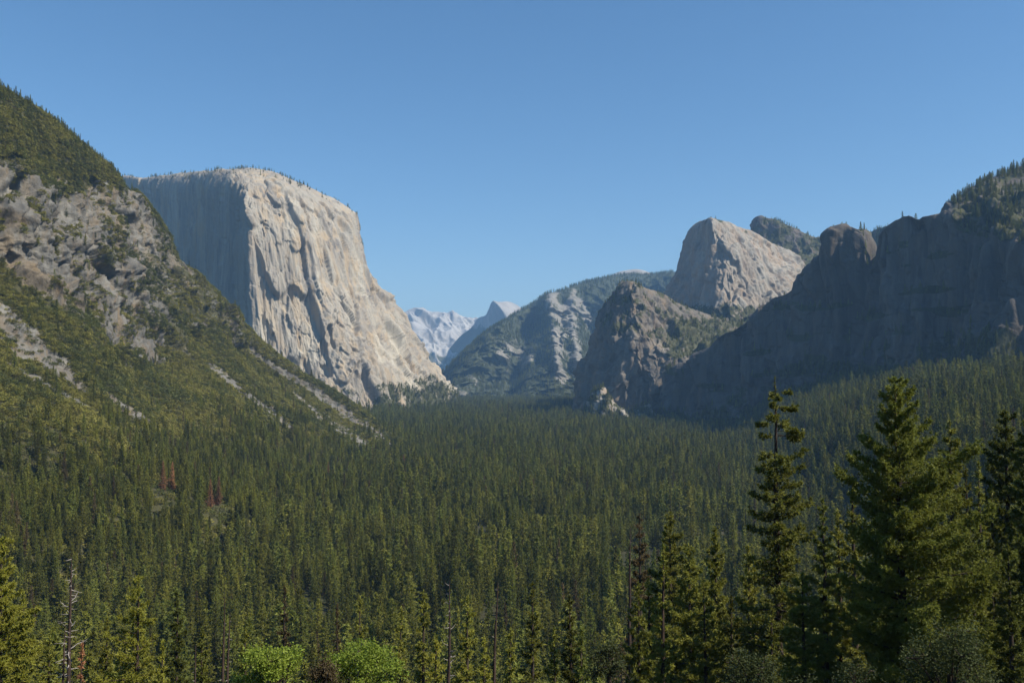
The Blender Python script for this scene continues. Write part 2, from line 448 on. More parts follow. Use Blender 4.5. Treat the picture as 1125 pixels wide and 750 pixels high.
CHUTES = [([(-60,300),(0,352),(35,380),(70,405),(95,430)], [20,16,11,8,4], 1),
          ([(10,400),(35,412),(60,428),(98,448)], [2,4,3,1.5], 2),
          ([(115,430),(140,450),(165,462)], [2,5,2], 1),
          ([(228,400),(245,412),(262,428)], [3,5,3], 2),
          ([(262,430),(290,448),(318,470)], [2,5,3], 1),
          ([(300,402),(335,422),(370,446),(400,468),(430,490),(446,497)], [2,4,4.5,4.5,4,2], 1),
          ([(322,432),(345,452),(375,472),(405,492)], [1.5,3,5,4], 2),
          ([(275,385),(300,402)], [2,3], 2)]
_cache = {}
def chute_field(P, px, py):
    k = id(P)
    n = fbm(P / 35, 3, seed=31)
    best = np.full(px.shape, 9.); pale = np.full(px.shape, 9.)
    for pts, wid, typ in CHUTES:
        d = seg_dist(px, py, pts, wid) + .8 * n + .5 * fbm(P / 12, 2, seed=32)
        best = np.minimum(best, d)
        if typ == 2: pale = np.minimum(pale, d)
    return best, pale
def rockzone(P, b, px, py):
    """where the ridge is bare cliff"""
    n = fbm(P / 110, 4, seed=33)
    top = np.interp(px, [-400, 0, 40, 80, 110, 135, 165, 200, 250, 300], [60, 172, 195, 205, 205, 205, 225, 285, 330, 380])
    bot = np.interp(px, [-400, 0, 40, 80, 110, 140, 160, 200, 240, 300, 340], [195, 288, 310, 328, 362, 392, 398, 372, 368, 385, 405])
    z = smooth(-12, 12, py - top + 22 * n) * smooth(14, -10, py - bot + 26 * n)
    return z
def left_veg(P, b, px, py):
    n = fbm(P / 45, 4, seed=35); n2 = fbm(P / 140, 3, seed=37)
    rock = rockzone(P, b, px, py)
    east = smooth(120, 210, px)
    v = 1 - rock * (.98 - .52 * east) + .35 * n + .15 * n2
    ch, _ = chute_field(P, px, py)
    v = np.where(ch < 1, -.5, v)
    return v
def left_rust(P, b, px, py):
    n = fbm(P / np.array([160, 160, 50]), 3, seed=39)
    r = smooth(.0, .35, n + .25 - np.abs(py - np.interp(px, [0, 60, 130], [268, 310, 330])) / 60) * smooth(150, 90, px) * .55
    ch, _ = chute_field(P, px, py)
    return np.where(ch < 1, 0, r)
def left_pale(P, b, px, py):
    n = fbm(P / 50, 3, seed=41)
    ch, pl = chute_field(P, px, py)
    r = .6 * smooth(70, 20, px) * smooth(160, 200, py) * smooth(300, 240, py) * smooth(-.2, .3, n)
    r = np.where(ch < 1, -.05 + .2 * n, r)
    return np.clip(np.where(pl < 1, .12 + .3 * n, r), 0, 1)
# relief stronger in the cliff band
P, below = loft(left, 620, 620, back=((-500, 900, -420), (-150, 260, -110)), bury=(0, -80, -90))
px, py, _ = proj(P)
rz = rockzone(P, below, px, py)
Pn = blur(orient(P), 10)
z1 = ridged(P / np.array([90, 90, 120]), 4, seed=43) - .6
z2 = fbm(P / np.array([60, 60, 26]), 4, seed=45)
z3 = np.round(fbm(P / np.array([120, 120, 45]), 2, seed=46) * 4) / 4
z4 = ridged(P / np.array([28, 28, 60]), 3, seed=47) - .6
base = fbm(P / 260, 4, seed=49) * 26 + fbm(P / 40, 3, seed=48) * 3.0
cw = smooth(0, .08, np.abs(below))[:, None] * .8 + .2
ch, _ = chute_field(P, px, py)
z5 = ridged(P / np.array([14, 14, 26]), 2, seed=52) - .6
D = (base + rz * (plates(P / np.array([105, 105, 125]), 43) * 28 + plates(P / np.array([44, 44, 62]), 44) * 17 + plates(P / np.array([18, 18, 30]), 45, sharp=90) * 8 + plates(P / np.array([9, 9, 7]), 47, sharp=90) * 3 + z3 * 6 + z1 * 5) - 5 * smooth(1.3, .6, ch)) * cw
P = P + Pn * D[..., None]
px, py, _ = proj(P)
LA = {'veg': left_veg(P, below, px, py), 'pale': left_pale(P, below, px, py), 'rust': left_rust(P, below, px, py)}
LS = link('hillside', grid_mesh('hillside', P, LA), M_slope)
tag(LS, 'near steep hillside at the left with broken cliffs, brush and grey talus chutes', kind='structure')
LP, LB, Lpx, Lpy, Lrz, Lch = P, below, px, py, rockzone(P, below, px, py), chute_field(P, px, py)[0]

# --- right wall, in shade
cr = [(700,445,3350),(738,412,3180),(762,393,3060),(778,384,3000),(790,370,2950),(803,364,2900),(820,354,2850),(835,341,2800),(850,328,2760),(863,324,2720),(880,308,2660),(895,290,2610),(903,274,2570),(910,262,2545),(920,254,2520),(930,251.5,2500),(943,254,2470),(949,262,2455),(953,288,2440),(957,296,2420),(961,276,2390),(966,258,2360),(975,249,2340),(986,242,2320),(998,237.5,2290),(1012,240,2260),(1028,239,2240)]
bs = [(700,482,3250),(738,482,3080),(762,482,2950),(778,482,2890),(790,482,2850),(803,480,2800),(820,480,2740),(835,478,2700),(850,476,2650),(863,474,2600),(880,470,2540),(895,466,2480),(903,464,2450),(912,462,2410),(922,460,2380),(932,458,2350),(945,456,2310),(950,455,2300),(954,454,2300),(958,453,2290),(963,452,2270),(968,450,2240),(976,448,2210),(986,446,2190),(998,444,2160),(1012,440,2120),(1028,436,2080)]
cols = []
for a, b in zip(cr, bs):
    c = []
    for t in (0, .04, .3, .62, 1):
        dd = (0, -12, -14, -20, -45)[(0, .04, .3, .62, 1).index(t)]
        c.append((a[0] + (b[0] - a[0]) * t, a[1] + (b[1] - a[1]) * t, a[2] + dd))
    cols.append(c)
cols += [
 [(1045,226,2330),(1045,243,2170),(1046,300,2160),(1047,360,2150),(1048,432,2120)],
 [(1065,210,2330),(1066,246,2110),(1066,300,2100),(1067,360,2090),(1068,428,2060)],
 [(1087,197,2330),(1088,252,2050),(1088,300,2040),(1088,360,2020),(1088,424,1990)],
 [(1105,190,2330),(1106,266,1990),(1106,305,1980),(1106,360,1960),(1106,420,1930)],
 [(1128,182,2330),(1130,282,1930),(1130,310,1920),(1130,360,1900),(1130,418,1870)],
 [(1200,150,2400),(1200,290,1850),(1200,320,1830),(1200,370,1810),(1200,410,1770)],
 [(1400,90,2500),(1400,300,1750),(1400,330,1680),(1400,370,1600),(1400,405,1540)],
]
def wall_veg(P, b, px, py):
    n = fbm(P / 60, 4, seed=51)
    slope = smooth(1030, 1060, px) * smooth(275, 250, py - (px - 1090) * .2)
    v = .25 + .5 * n
    v = np.where(slope > .5, .55 + .5 * n, v * 0)
    v = np.maximum(v, smooth(.03, 0, b)[:, None] * (.35 + .4 * n))
    led = fbm(P / np.array([190, 190, 40]), 3, seed=54)
    v = np.maximum(v, smooth(.25, .55, led + .5 * (b[:, None] - .55)) * .8)
    v = np.maximum(v, smooth(.72, .9, b[:, None] + .25 * n) * .9)
    return v
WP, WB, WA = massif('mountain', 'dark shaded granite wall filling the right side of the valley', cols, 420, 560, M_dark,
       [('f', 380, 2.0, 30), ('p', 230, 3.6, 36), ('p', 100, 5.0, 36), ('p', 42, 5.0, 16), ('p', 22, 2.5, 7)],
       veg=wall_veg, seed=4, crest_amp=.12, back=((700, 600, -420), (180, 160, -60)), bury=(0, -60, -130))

# --- lower rock with the slab, left of the wall
low = [
 [(720,330,4100),(720,345,4100),(712,365,4080),(700,400,4050),(690,440,4020),(690,485,4000)],
 [(688,313,3560),(675,325,3600),(657,357,3620),(644,400,3620),(634,450,3600),(630,485,3590)],
 [(692,311,3520),(687,322,3500),(668,362,3450),(655,405,3430),(647,450,3410),(645,485,3400)],
 [(699,312,3530),(695,330,3440),(684,372,3370),(674,412,3340),(668,450,3320),(666,485,3300)],
 [(708,317,3560),(703,338,3440),(701,362,3350),(697,395,3300),(692,440,3270),(690,485,3250)],
 [(724,322,3620),(719,350,3450),(716,379,3290),(714,408,3250),(711,440,3225),(710,485,3200)],
 [(740,330,3680),(736,358,3480),(731,383,3280),(729,410,3230),(727,440,3200),(727,485,3170)],
 [(758,338,3740),(754,364,3500),(747,388,3270),(744,412,3200),(742,440,3160),(742,485,3130)],
 [(780,348,3820),(776,370,3540),(768,394,3280),(764,415,3200),(762,440,3150),(762,485,3110)],
 [(810,352,3900),(806,374,3600),(796,396,3350),(790,415,3280),(790,440,3230),(790,485,3200)],
 [(860,352,4000),(856,374,3750),(846,396,3550),(840,415,3480),(840,440,3430),(840,485,3400)],
]
def low_veg(P, b, px, py):
    n = fbm(P / 55, 4, seed=53)
    g = smooth(715, 745, px) * smooth(340, 356, py) * smooth(400, 388, py)
    v = g * (.85 + .6 * n)
    v = np.maximum(v, (.36 + .55 * n) * smooth(.42, .3, b)[:, None])
    return v
LOP, LOB, LOA = massif('mountain', 'lower brown granite rock with sunlit slab standing in the valley right of centre', low, 380, 380, M_low,
       [('f', 260, 1.6, 18), ('p', 130, 2.0, 30), ('p', 52, 1.8, 16), ('p', 24, 1.5, 8)], veg=low_veg, seed=6, crest_amp=.2,
       back=((200, 1000, -300), (60, 220, -60)))
# --- spur at its foot
spur = [
 [(625,480,3300),(627,483,3280),(630,486,3260),(632,490,3250)],
 [(645,450,3260),(645,462,3230),(645,474,3200),(645,488,3180)],
 [(655,428,3240),(656,440,3190),(656,460,3150),(656,488,3120)],
 [(663,425,3230),(665,440,3170),(666,462,3130),(668,488,3090)],
 [(673,440,3220),(676,452,3150),(678,468,3110),(680,488,3080)],
 [(688,451,3210),(690,458,3150),(691,470,3110),(692,488,3080)],
 [(702,447,3200),(704,456,3150),(705,470,3110),(706,488,3080)],
 [(713,443,3190),(714,454,3150),(716,470,3110),(718,488,3080)],
 [(722,462,3180),(724,468,3150),(726,476,3110),(728,488,3080)],
]
massif('mountain', 'small craggy sunlit spur at the foot of the lower brown rock', spur, 120, 180, M_mid,
       [('f', 90, 1.4, 10), ('p', 45, 1.6, 16), ('p', 20, 1.5, 7)], veg=lambda P, b, px, py: .48 + .7 * fbm(P / 35, 3, seed=55), seed=8, crest_amp=.6,
       back=((0, 150, -120), (0, 50, -30)))

# --- middle dome
mid = [
 [(800,262,5100),(795,280,5100),(785,300,5100),(775,320,5100),(760,400,5100)],
 [(767,246,4400),(756,260,4480),(746,288,4500),(731,318,4500),(712,400,4480)],
 [(773,242,4260),(770,262,4260),(764,290,4240),(754,325,4220),(742,400,4200)],
 [(782,240,4150),(784,262,4050),(784,290,4000),(777,335,3960),(770,400,3920)],
 [(797,243,4190),(802,268,4020),(804,298,3940),(799,338,3880),(795,400,3810)],
 [(812,250,4250),(820,275,4090),(824,302,4000),(820,340,3900),(818,400,3830)],
 [(828,256,4320),(840,280,4160),(846,305,4060),(846,340,3950),(845,400,3870)],
 [(846,266,4400),(860,286,4260),(868,308,4150),(872,338,4040),(872,400,3960)],
 [(866,277,4520),(880,293,4380),(886,312,4270),(895,338,4160),(897,400,4080)],
 [(888,289,4640),(900,302,4520),(906,316,4420),(915,338,4300),(920,400,4200)],
 [(930,300,4800),(935,310,4700),(940,320,4600),(950,340,4500),(955,400,4400)],
]
massif('mountain', 'pale rounded granite dome lit by the sun above the lower rock', mid, 340, 380, M_mid,
       [('f', 300, 1.3, 24), ('p', 150, 2.4, 22), ('r', 70, 2.5, 6), ('p', 60, 2.6, 12), ('p', 26, 2, 7)],
       veg=lambda P, b, px, py: np.maximum((.1 + .5 * fbm(P / 60, 3, seed=57)) * smooth(.2, 0, b)[:, None] * 1.6, smooth(325, 345, py + 6 * fbm(P / 80, 2, seed=58)) * (.8 + .5 * fbm(P / 45, 3, seed=59))),
       rust=lambda P, b, px, py: .3 * smooth(.2, .6, fbm(P / np.array([110, 110, 260]), 3, seed=61) + .15), seed=10, crest_amp=.2, back=((300, 900, -300), (60, 200, -60)))

# --- the higher crag behind it, and the wooded ridge it runs into
hc = [(815,300,4700),(824,262,4660),(827,242,4640),(835,237,4620),(843,240,4610),(852,241,4600),(865,248,4600),(876,252,4600),(888,258,4600),(903,264,4600),(920,268,4500),(938,266,4400),(952,258,4300),(966,250,4200),(985,246,4100),(1010,246,4000),(1040,250,3900),(1090,260,3900)]
hb = [(815,330,4550),(828,322,4500),(836,320,4450),(846,320,4400),(856,320,4380),(866,320,4360),(876,322,4340),(886,322,4330),(900,324,4330),(915,326,4330),(930,328,4300),(945,330,4200),(960,330,4100),(975,330,4000),(990,330,3900),(1015,330,3800),(1045,330,3700),(1095,330,3700)]
HP, HB, HA = massif('mountain', 'higher brush covered crag behind the pale dome', interp_cols(hc, hb, 4), 200, 380, M_dark,
       [('f', 160, 1.3, 12), ('p', 80, 1.4, 16), ('p', 34, 1.3, 8)], veg=lambda P, b, px, py: .62 + .6 * fbm(P / 50, 3, seed=63) - .5 * smooth(845, 828, px), seed=12, crest_amp=.3,
       back=((200, 900, -350), (40, 160, -40)))
# --- sunlit rib standing in the notch of the wall
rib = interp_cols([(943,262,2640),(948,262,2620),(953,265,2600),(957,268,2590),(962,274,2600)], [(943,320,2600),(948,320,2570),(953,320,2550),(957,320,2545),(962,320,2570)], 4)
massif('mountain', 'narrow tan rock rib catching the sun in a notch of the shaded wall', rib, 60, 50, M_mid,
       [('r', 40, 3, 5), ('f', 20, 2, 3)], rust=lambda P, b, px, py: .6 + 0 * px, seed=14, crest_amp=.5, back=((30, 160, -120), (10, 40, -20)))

# --- far wooded ridge with the pillar
sc = [(470,427,7300),(483,413,7350),(497,400,7400),(510,388,7450),(523,377,7550),(533,369,7650),(550,358,7800),(563,347.5,8000),(579,338,8200),(601,324.5,8400),(617,320,8500),(638,312.5,8700),(662,307,8900),(678,303.5,9100),(690,303,9200),(710,303,9200),(735,300,9200),(760,298,9200),(800,296,9200),(900,290,9200)]
sb = [(476,446,6700),(486,447,6600),(497,448,6500),(510,448,6400),(522,448,6300),(534,448,6300),(550,448,6300),(570,448,6300),(590,448,6200),(610,448,6200),(625,448,6200),(640,448,6200),(655,448,6300),(670,448,6500),(690,448,6700),(710,448,6700),(735,448,6700),(760,448,6700),(800,448,6700),(900,448,6700)]
P, below = loft(interp_cols(sc, sb, 6, .85), 380, 520, back=((0, 2500, -500), (0, 700, -70)), bury=(0, -60, -120))
px, py, _ = proj(P)
n = blur(orient(P), 8)
def bump_at(cx0, cy0, cx1, cy1, w, amp):
    dx, dy = cx1 - cx0, cy1 - cy0
    t = np.clip(((px - cx0) * dx + (py - cy0) * dy) / (dx * dx + dy * dy), 0, 1)
    d = np.hypot(px - cx0 - t * dx, (py - cy0 - t * dy) * .6)
    return amp * np.exp(-(d / w) ** 2)
D = (ridged(P / np.array([900, 900, 1400]), 3, seed=65) - .6) * 130 * smooth(0, .2, below)[:, None]
D += plates(P / np.array([330, 330, 620]), 66) * 85 * smooth(.02, .2, below)[:, None] + plates(P / np.array([120, 120, 200]), 67) * 45 * smooth(0, .1, below)[:, None]
D += (ridged(P / np.array([260, 260, 600]), 3, seed=67) - .6) * 55 * (.2 + .8 * smooth(0, .15, below)[:, None])
D += fbm(P / 90, 3, seed=68) * 14
D += bump_at(604, 332, 612, 405, 9, 260) + bump_at(627, 335, 634, 400, 8, 170) + bump_at(545, 360, 505, 430, 16, 330) + bump_at(560, 392, 575, 396, 14, 120)
D -= bump_at(585, 350, 560, 425, 9, 260) + bump_at(648, 360, 660, 420, 9, 260) + bump_at(532, 420, 590, 400, 7, 150)
toward = -P / np.linalg.norm(P, axis=-1)[..., None]
P = P + (toward * .85 + n * .15) * (D * (.1 + .9 * smooth(0, .12, below)[:, None]))[..., None]
px, py, _ = proj(P)
nz = upness(P)
fn = fbm(P / 150, 4, seed=69)
pil = np.clip(bump_at(606, 330, 616, 410, 10, 1) + bump_at(625, 345, 636, 400, 10, 1) + .8 * bump_at(552, 388, 578, 390, 13, 1) + .7 * bump_at(630, 325, 655, 360, 8, 1) + .6 * bump_at(505, 430, 520, 420, 8, 1), 0, 1)
sveg = 1.02 - .74 * pil + .42 * fn
SA = {'veg': sveg, 'pale': .12 * pil * smooth(.0, .3, fn + .2), 'rust': 0 * px}
so_ = link('mountain', grid_mesh('mountain', P, SA), M_far)
tag(so_, 'far hazy wooded ridge with a pale rock pillar closing the valley', kind='structure')
SP, SB = P, below

dm = interp_cols([(655,312,9900),(668,305,9850),(678,299.5,9820),(690,296.5,9800),(700,296,9800),(710,298.5,9820),(720,303,9850),(735,312,9900)],
                 [(655,330,9700),(668,330,9600),(678,330,9500),(690,330,9450),(700,330,9450),(710,330,9500),(720,330,9600),(735,330,9700)], 4)
massif('mountain', 'small bare granite dome above the far wooded ridge', dm, 60, 90, M_snowy, [('f', 300, 1, 18), ('f', 80, 1, 5)], seed=16,
       veg=lambda P, b, px, py: smooth(.1, .6, b)[:, None] * .5 + .3 * fbm(P / 70, 2, seed=71), back=((0, 900, -300), (0, 250, -40)))

# --- the split dome far up the valley
hd = [
 [(470,412,15200),(470,420,15100),(470,430,15000),(470,446,14900)],
 [(490,388,14900),(490,400,14800),(491,420,14750),(492,446,14700)],
 [(507,368,14600),(507,385,14500),(508,410,14450),(509,446,14400)],
 [(518,359.5,14350),(518,380,14250),(520,410,14200),(522,446,14150)],
 [(526,349,14150),(527,370,14050),(529,405,14000),(532,446,13950)],
 [(533,346.5,13950),(535,365,13850),(538,405,13800),(542,446,13750)],
 [(537,339,13850),(539,358,13700),(542,400,13650),(547,446,13600)],
 [(540,332,13750),(545,350,13550),(549,400,13500),(554,446,13450)],
 [(542.5,330.5,13700),(554,346,13350),(560,395,13300),(567,446,13250)],
 [(548,331.5,13780),(561,346,13400),(569,395,13300),(577,446,13250)],
 [(558,331,13900),(569,347,13600),(579,395,13500),(589,446,13450)],
 [(566,334,14050),(577,350,13800),(588,395,13700),(600,446,13650)],
 [(573.5,339,14200),(586,356,14000),(598,395,13900),(610,446,13850)],
 [(584,352,14400),(598,365,14300),(612,400,14200),(625,446,14150)],
]
massif('mountain', 'distant half rounded dome with a sheer shaded face', hd, 200, 220, M_snowy, [('f', 900, 2, 40), ('f', 200, 3, 14)], seed=18,
       crest_amp=.1, veg=lambda P, b, px, py: 0.9 * smooth(345, 372, py) * smooth(545, 530, px) + .2 * fbm(P / 120, 2, seed=72), back=((400, 2500, -900), (100, 500, -90)))

# --- bare granite range at the end of the valley
rc = [(380,362,16500),(405,356,16500),(425,351,16500),(441,345,16500),(450,341,16500),(463,338,16500),(470,341,16500),(480,342.5,16500),(489,343.5,16500),(493,343.5,16500),(497,342,16500),(502,345.5,16500),(507,348,16500),(516,349,16500),(525,350,16500),(560,360,16500)]
rb = [(380,440,13000),(405,440,13000),(425,440,13000),(440,440,13000),(452,440,12900),(464,440,12800),(472,440,12800),(480,440,12800),(488,440,12800),(496,440,12900),(503,440,13000),(510,440,13100),(520,440,13200),(530,440,13400),(540,440,13500),(565,440,13600)]
P, below = loft(interp_cols(rc, rb, 5, 1.2), 260, 360, back=((0, 1500, -500), (0, 500, -60)), bury=(0, -100, -200))
n = blur(orient(P), 8)
Q = P.copy(); Q[..., 0] += .9 * P[..., 2]; 
D = (ridged(Q / np.array([1500, 3000, 1500]), 3, seed=75) - .6) * 260 * smooth(0, .2, below)[:, None] + (ridged(Q / np.array([420, 900, 500]), 3, seed=77) - .6) * 90 * (.15 + .85 * smooth(0, .1, below)[:, None]) + fbm(P / 160, 3, seed=78) * 24
P = P + n * D[..., None]
px, py, _ = proj(P)
RA = {'veg': np.clip(smooth(375, 410, py) * .8, 0, 1) + .45 * fbm(P / 420, 3, seed=79), 'pale': .4 + .6 * fbm(P / 600, 3, seed=80), 'rust': 0 * px}
o = link('mountain', grid_mesh('mountain', P, RA), M_snowy)
tag(o, 'distant range of bare pale granite slabs at the end of the valley', kind='structure')

# ------------------------------------------------------------------ tree geometry
def rnd(seed): return np.random.RandomState(seed)
def tubes(paths, sides=6):
    """paths: list of (pts Nx3, radii N)"""
    V, Q = [], []; off = 0
    for pts, rad in paths:
        pts = np.asarray(pts, float); rad = np.asarray(rad, float); n = len(pts)
        d = np.gradient(pts, axis=0); d /= np.linalg.norm(d, axis=1)[:, None] + 1e-9
        ref = np.where(np.abs(d[:, 2:3]) > .9, np.array([[1., 0, 0]]), np.array([[0, 0, 1.]]))
        a = np.cross(d, ref); a /= np.linalg.norm(a, axis=1)[:, None] + 1e-9; b = np.cross(d, a)
        th = np.arange(sides) / sides * 2 * np.pi
        ring = pts[:, None] + rad[:, None, None] * (np.cos(th)[None, :, None] * a[:, None] + np.sin(th)[None, :, None] * b[:, None])
        V.append(ring.reshape(-1, 3))
        i = np.arange(n - 1)[:, None] * sides + np.arange(sides)[None]
        j = np.arange(n - 1)[:, None] * sides + (np.arange(sides)[None] + 1) % sides
        Q.append(np.stack([i, j, j + sides, i + sides], -1).reshape(-1, 4) + off); off += n * sides
    return np.concatenate(V), np.concatenate(Q)
def tufts(cen, out, rs, K, length, width, spread=.9, lift=.15):
    """K pointed blades round each centre"""
    n = len(cen)
    d = out[:, None] + spread * rs.normal(size=(n, K, 3)) + np.array([0, 0, lift])
    d /= np.linalg.norm(d, axis=2)[..., None]
    p = np.cross(d, rs.normal(size=(n, K, 3))); p /= np.linalg.norm(p, axis=2)[..., None] + 1e-9
    L = length * rs.uniform(.65, 1.3, (n, K, 1)); w = width * rs.uniform(.7, 1.3, (n, K, 1))
    c = cen[:, None] - d * L * .25
    V = np.stack([c - p * w, c + p * w, c + d * L], 2).reshape(-1, 3)
    T = np.arange(n * K * 3).reshape(-1, 3)
    v = np.repeat(np.clip(rs.beta(1.6, 2.2, n), 0, 1), K * 3)
    return V, T, v
def leafquads(cen, rs, K, size, spread):
    n = len(cen)
    c = cen[:, None] + rs.normal(size=(n, K, 3)) * spread
    a = rs.normal(size=(n, K, 3)); a[..., 2] *= .6; a /= np.linalg.norm(a, axis=2)[..., None]
    b = np.cross(a, rs.normal(size=(n, K, 3))); b /= np.linalg.norm(b, axis=2)[..., None]
    s = size * rs.uniform(.6, 1.3, (n, K, 1))
    V = np.stack([c - a * s, c - b * s * .6, c + a * s, c + b * s * .6], 2).reshape(-1, 3)
    Q = np.arange(n * K * 4).reshape(-1, 4)
    v = np.repeat(rs.beta(1.6, 2.0, n), K * 4)
    return V, Q, v
def conifer(seed, H, Rm, base=.15, nb=120, dens=5.0, K=6, tl=.45, tw=.07, droop=.25, shape='fir', limbs=True, sparse_top=0, lean=0, sides=7, gap=0.0, one_sided=None):
    rs = rnd(seed)
    zt = np.linspace(0, H, 12)
    wob = np.stack([np.cumsum(rs.normal(size=12)) * H * .0016 + lean * zt / H, np.cumsum(rs.normal(size=12)) * H * .0016, zt], -1)
    r0 = H * .0135
    rad = r0 * (1 - zt / H) ** .8 + .03; rad[0] *= 1.35
    def axis(z): return np.array([np.interp(z, zt, wob[:, 0]), np.interp(z, zt, wob[:, 1]), z])
    paths = [(wob, rad)]
    cen, out = [], []
    for i in range(nb):
        t = (i + rs.uniform(-1.6, 1.6)) / nb; t = min(max(t, 0), .995)
        if rs.rand() < gap: continue
        z = H * (base + (1 - base) * t)
        if shape == 'fir': pr = (1 - t) ** .82 * (.55 + .45 * min(1, t / .12)) + .02
        elif shape == 'pine': pr = (1 - t ** 2.2) ** .8 * (.5 + .5 * min(1, t / .25)) * .95 + .05
        elif shape == 'cedar': pr = (1 - t) ** .6 * (.6 + .4 * min(1, t / .1)) * .8 + .03
        L = Rm * pr * rs.uniform(.6, 1.15)
        if rs.rand() < .06: L *= 1.25
        az = i * 2.39996 + rs.uniform(-.4, .4)
        q3 = np.array([[math.cos(az) * 1.3, math.sin(az) * 1.3, z / H * 6.5]])
        L *= 1 + .38 * float(pn(q3, seed % 50)[0])
        if sparse_top and t > 1 - sparse_top:
            if rs.rand() < .58: continue
            L = Rm * rs.uniform(.25, .5) * (1.15 - .7 * (t - 1 + sparse_top) / sparse_top)
        h = np.array([math.cos(az), math.sin(az), 0]); side = np.array([-h[1], h[0], 0])
        if one_sided is not None: L *= 1 + .45 * float(h @ np.array(one_sided))
        up0 = -.25 + .75 * t + rs.uniform(-.22, .22)
        dr = droop * (1 - .6 * t)
        if sparse_top and t > 1 - sparse_top: up0 = rs.uniform(-.25, .12)
        s = np.linspace(0, 1, 6)
        o = axis(z)
        bp = o + L * (s[:, None] * h + (up0 * s - dr * s ** 2 + .18 * s ** 3)[:, None] * np.array([0, 0, 1]) + (rs.uniform(-.12, .12) * s ** 2)[:, None] * side)
        if limbs: paths.append((bp, (.012 * H * .35 * (1 - t) + .025) * (1 - .85 * s)))
        n = max(2, int(dens * L ** 1.35))
        ss = 1 - rs.beta(1.1, 1.4, n) * .95
        if sparse_top and t > 1 - sparse_top: ss = 1 - rs.rand(n) * .55
        q = np.stack([np.interp(ss, s, bp[:, k]) for k in range(3)], -1)
        wd = .34 * L * np.clip(1.05 - ss, .06, 1) ** .7 * (1 if L > 1 else .6)
        off = rs.uniform(-1, 1, n)
        q = q + side * (off * wd)[:, None] - np.array([0, 0, 1]) * (np.abs(off) * wd * .18 + rs.normal(size=n) * .11 * L ** .6)[:, None]
        cen.append(q); out.append(h * .8 + side * off[:, None] * .9 + np.array([0, 0, .1 if droop > .2 else .3]))
    top = np.array([axis(H * z) for z in np.linspace(.955, 1.0, 7)]); cen.append(top); out.append(np.tile([0, 0, 1.], (7, 1)))
    V, T, v = tufts(np.concatenate(cen), np.concatenate(out), rs, K, tl, tw)
    TV, TQ = tubes(paths, sides)
    return (TV, TQ), (V, T, v)
def crown_mesh(name, V, T, v, quads=False):
    me = mesh_arrays(name, V, quads=T if quads else None, tris=None if quads else T)
    a = me.attributes.new('v', 'FLOAT', 'POINT'); a.data.foreach_set('value', v.astype(np.float32))
    return me
def merge_mesh(name, trunk, crown, mt, ml, quads=False):
    (TV, TQ), (V, T, v) = trunk, crown
    if quads: me = mesh_arrays(name, np.concatenate([TV, V]), quads=np.concatenate([TQ, T + len(TV)])); nq = len(TQ)
    else: me = mesh_arrays(name, np.concatenate([TV, V]), quads=TQ, tris=T + len(TV)); nq = len(TQ)
    a = me.attributes.new('v', 'FLOAT', 'POINT'); a.data.foreach_set('value', np.concatenate([np.zeros(len(TV)), v]).astype(np.float32))
    me.materials.append(mt); me.materials.append(ml)
    mi = np.ones(len(me.polygons), np.int32); mi[:nq] = 0; me.polygons.foreach_set('material_index', mi)
    return me
def shrub(seed, r, h, n, K, size, quadspread=.5):
    rs = rnd(seed)
    d = rs.normal(size=(n, 3)); d[:, 2] = np.abs(d[:, 2]); d /= np.linalg.norm(d, axis=1)[:, None]
    rad = rs.uniform(.55, 1, n) ** .5
    lob = 1 + .25 * pn(d * 1.7, seed)
    cen = d * (rad * lob)[:, None] * np.array([r, r, h])
    V, Q, v = leafquads(cen, rs, K, size, quadspread)
    st = [(np.array([[0, 0, -.6], [rs.uniform(-.3, .3) * r, rs.uniform(-.3, .3) * r, h * .6]]), np.array([.12, .05])) for _ in range(3)]
    return tubes(st, 4), (V, Q, v)

L_lime = leaf_mat('lime_needles', (.27, .28, .035), (.31, .30, .04), (.38, .35, .06), transl=.4, vr=(.3, .85))
B_dark = bark_mat('dark_bark', (.03, .023, .017), (.075, .056, .042))
B_pale = bark_mat('bleached_wood', (.20, .17, .15), (.42, .38, .34))
B_char = bark_mat('charred_bark', (.02, .016, .014), (.08, .055, .042))
L_fir = leaf_mat('fir_needles', (0.092, 0.118, 0.020), (0.134, 0.150, 0.024), (0.210, 0.211, 0.036))
L_pine = leaf_mat('pine_needles', (0.117, 0.136, 0.020), (0.170, 0.167, 0.023), (0.252, 0.237, 0.038))
L_cedar = leaf_mat('cedar_sprays', (0.142, 0.156, 0.023), (0.184, 0.184, 0.028), (0.284, 0.273, 0.047), vr=(.5, .85))
L_brown = leaf_mat('browning_needles', (.11, .085, .035), (.13, .09, .04), (.17, .12, .05))
L_red = leaf_mat('dead_red_needles', (.36, .16, .075), (.42, .20, .09), (.46, .25, .12))
L_oak = leaf_mat('oak_leaves', (.16, .235, .025), (.19, .25, .028), (.28, .32, .045), transl=.35, vr=(.15, .95))
L_live = leaf_mat('grey_green_leaves', (.045, .062, .02), (.056, .068, .022), (.08, .09, .032), spec=.12, rough=.6, vr=(.4, .8))
L_brush = leaf_mat('brush_leaves', (0.166, 0.168, 0.035), (0.226, 0.207, 0.044), (0.285, 0.250, 0.058))
L_brush2 = leaf_mat('dark_brush_leaves', (0.076, 0.091, 0.023), (0.103, 0.117, 0.029), (0.144, 0.146, 0.037))

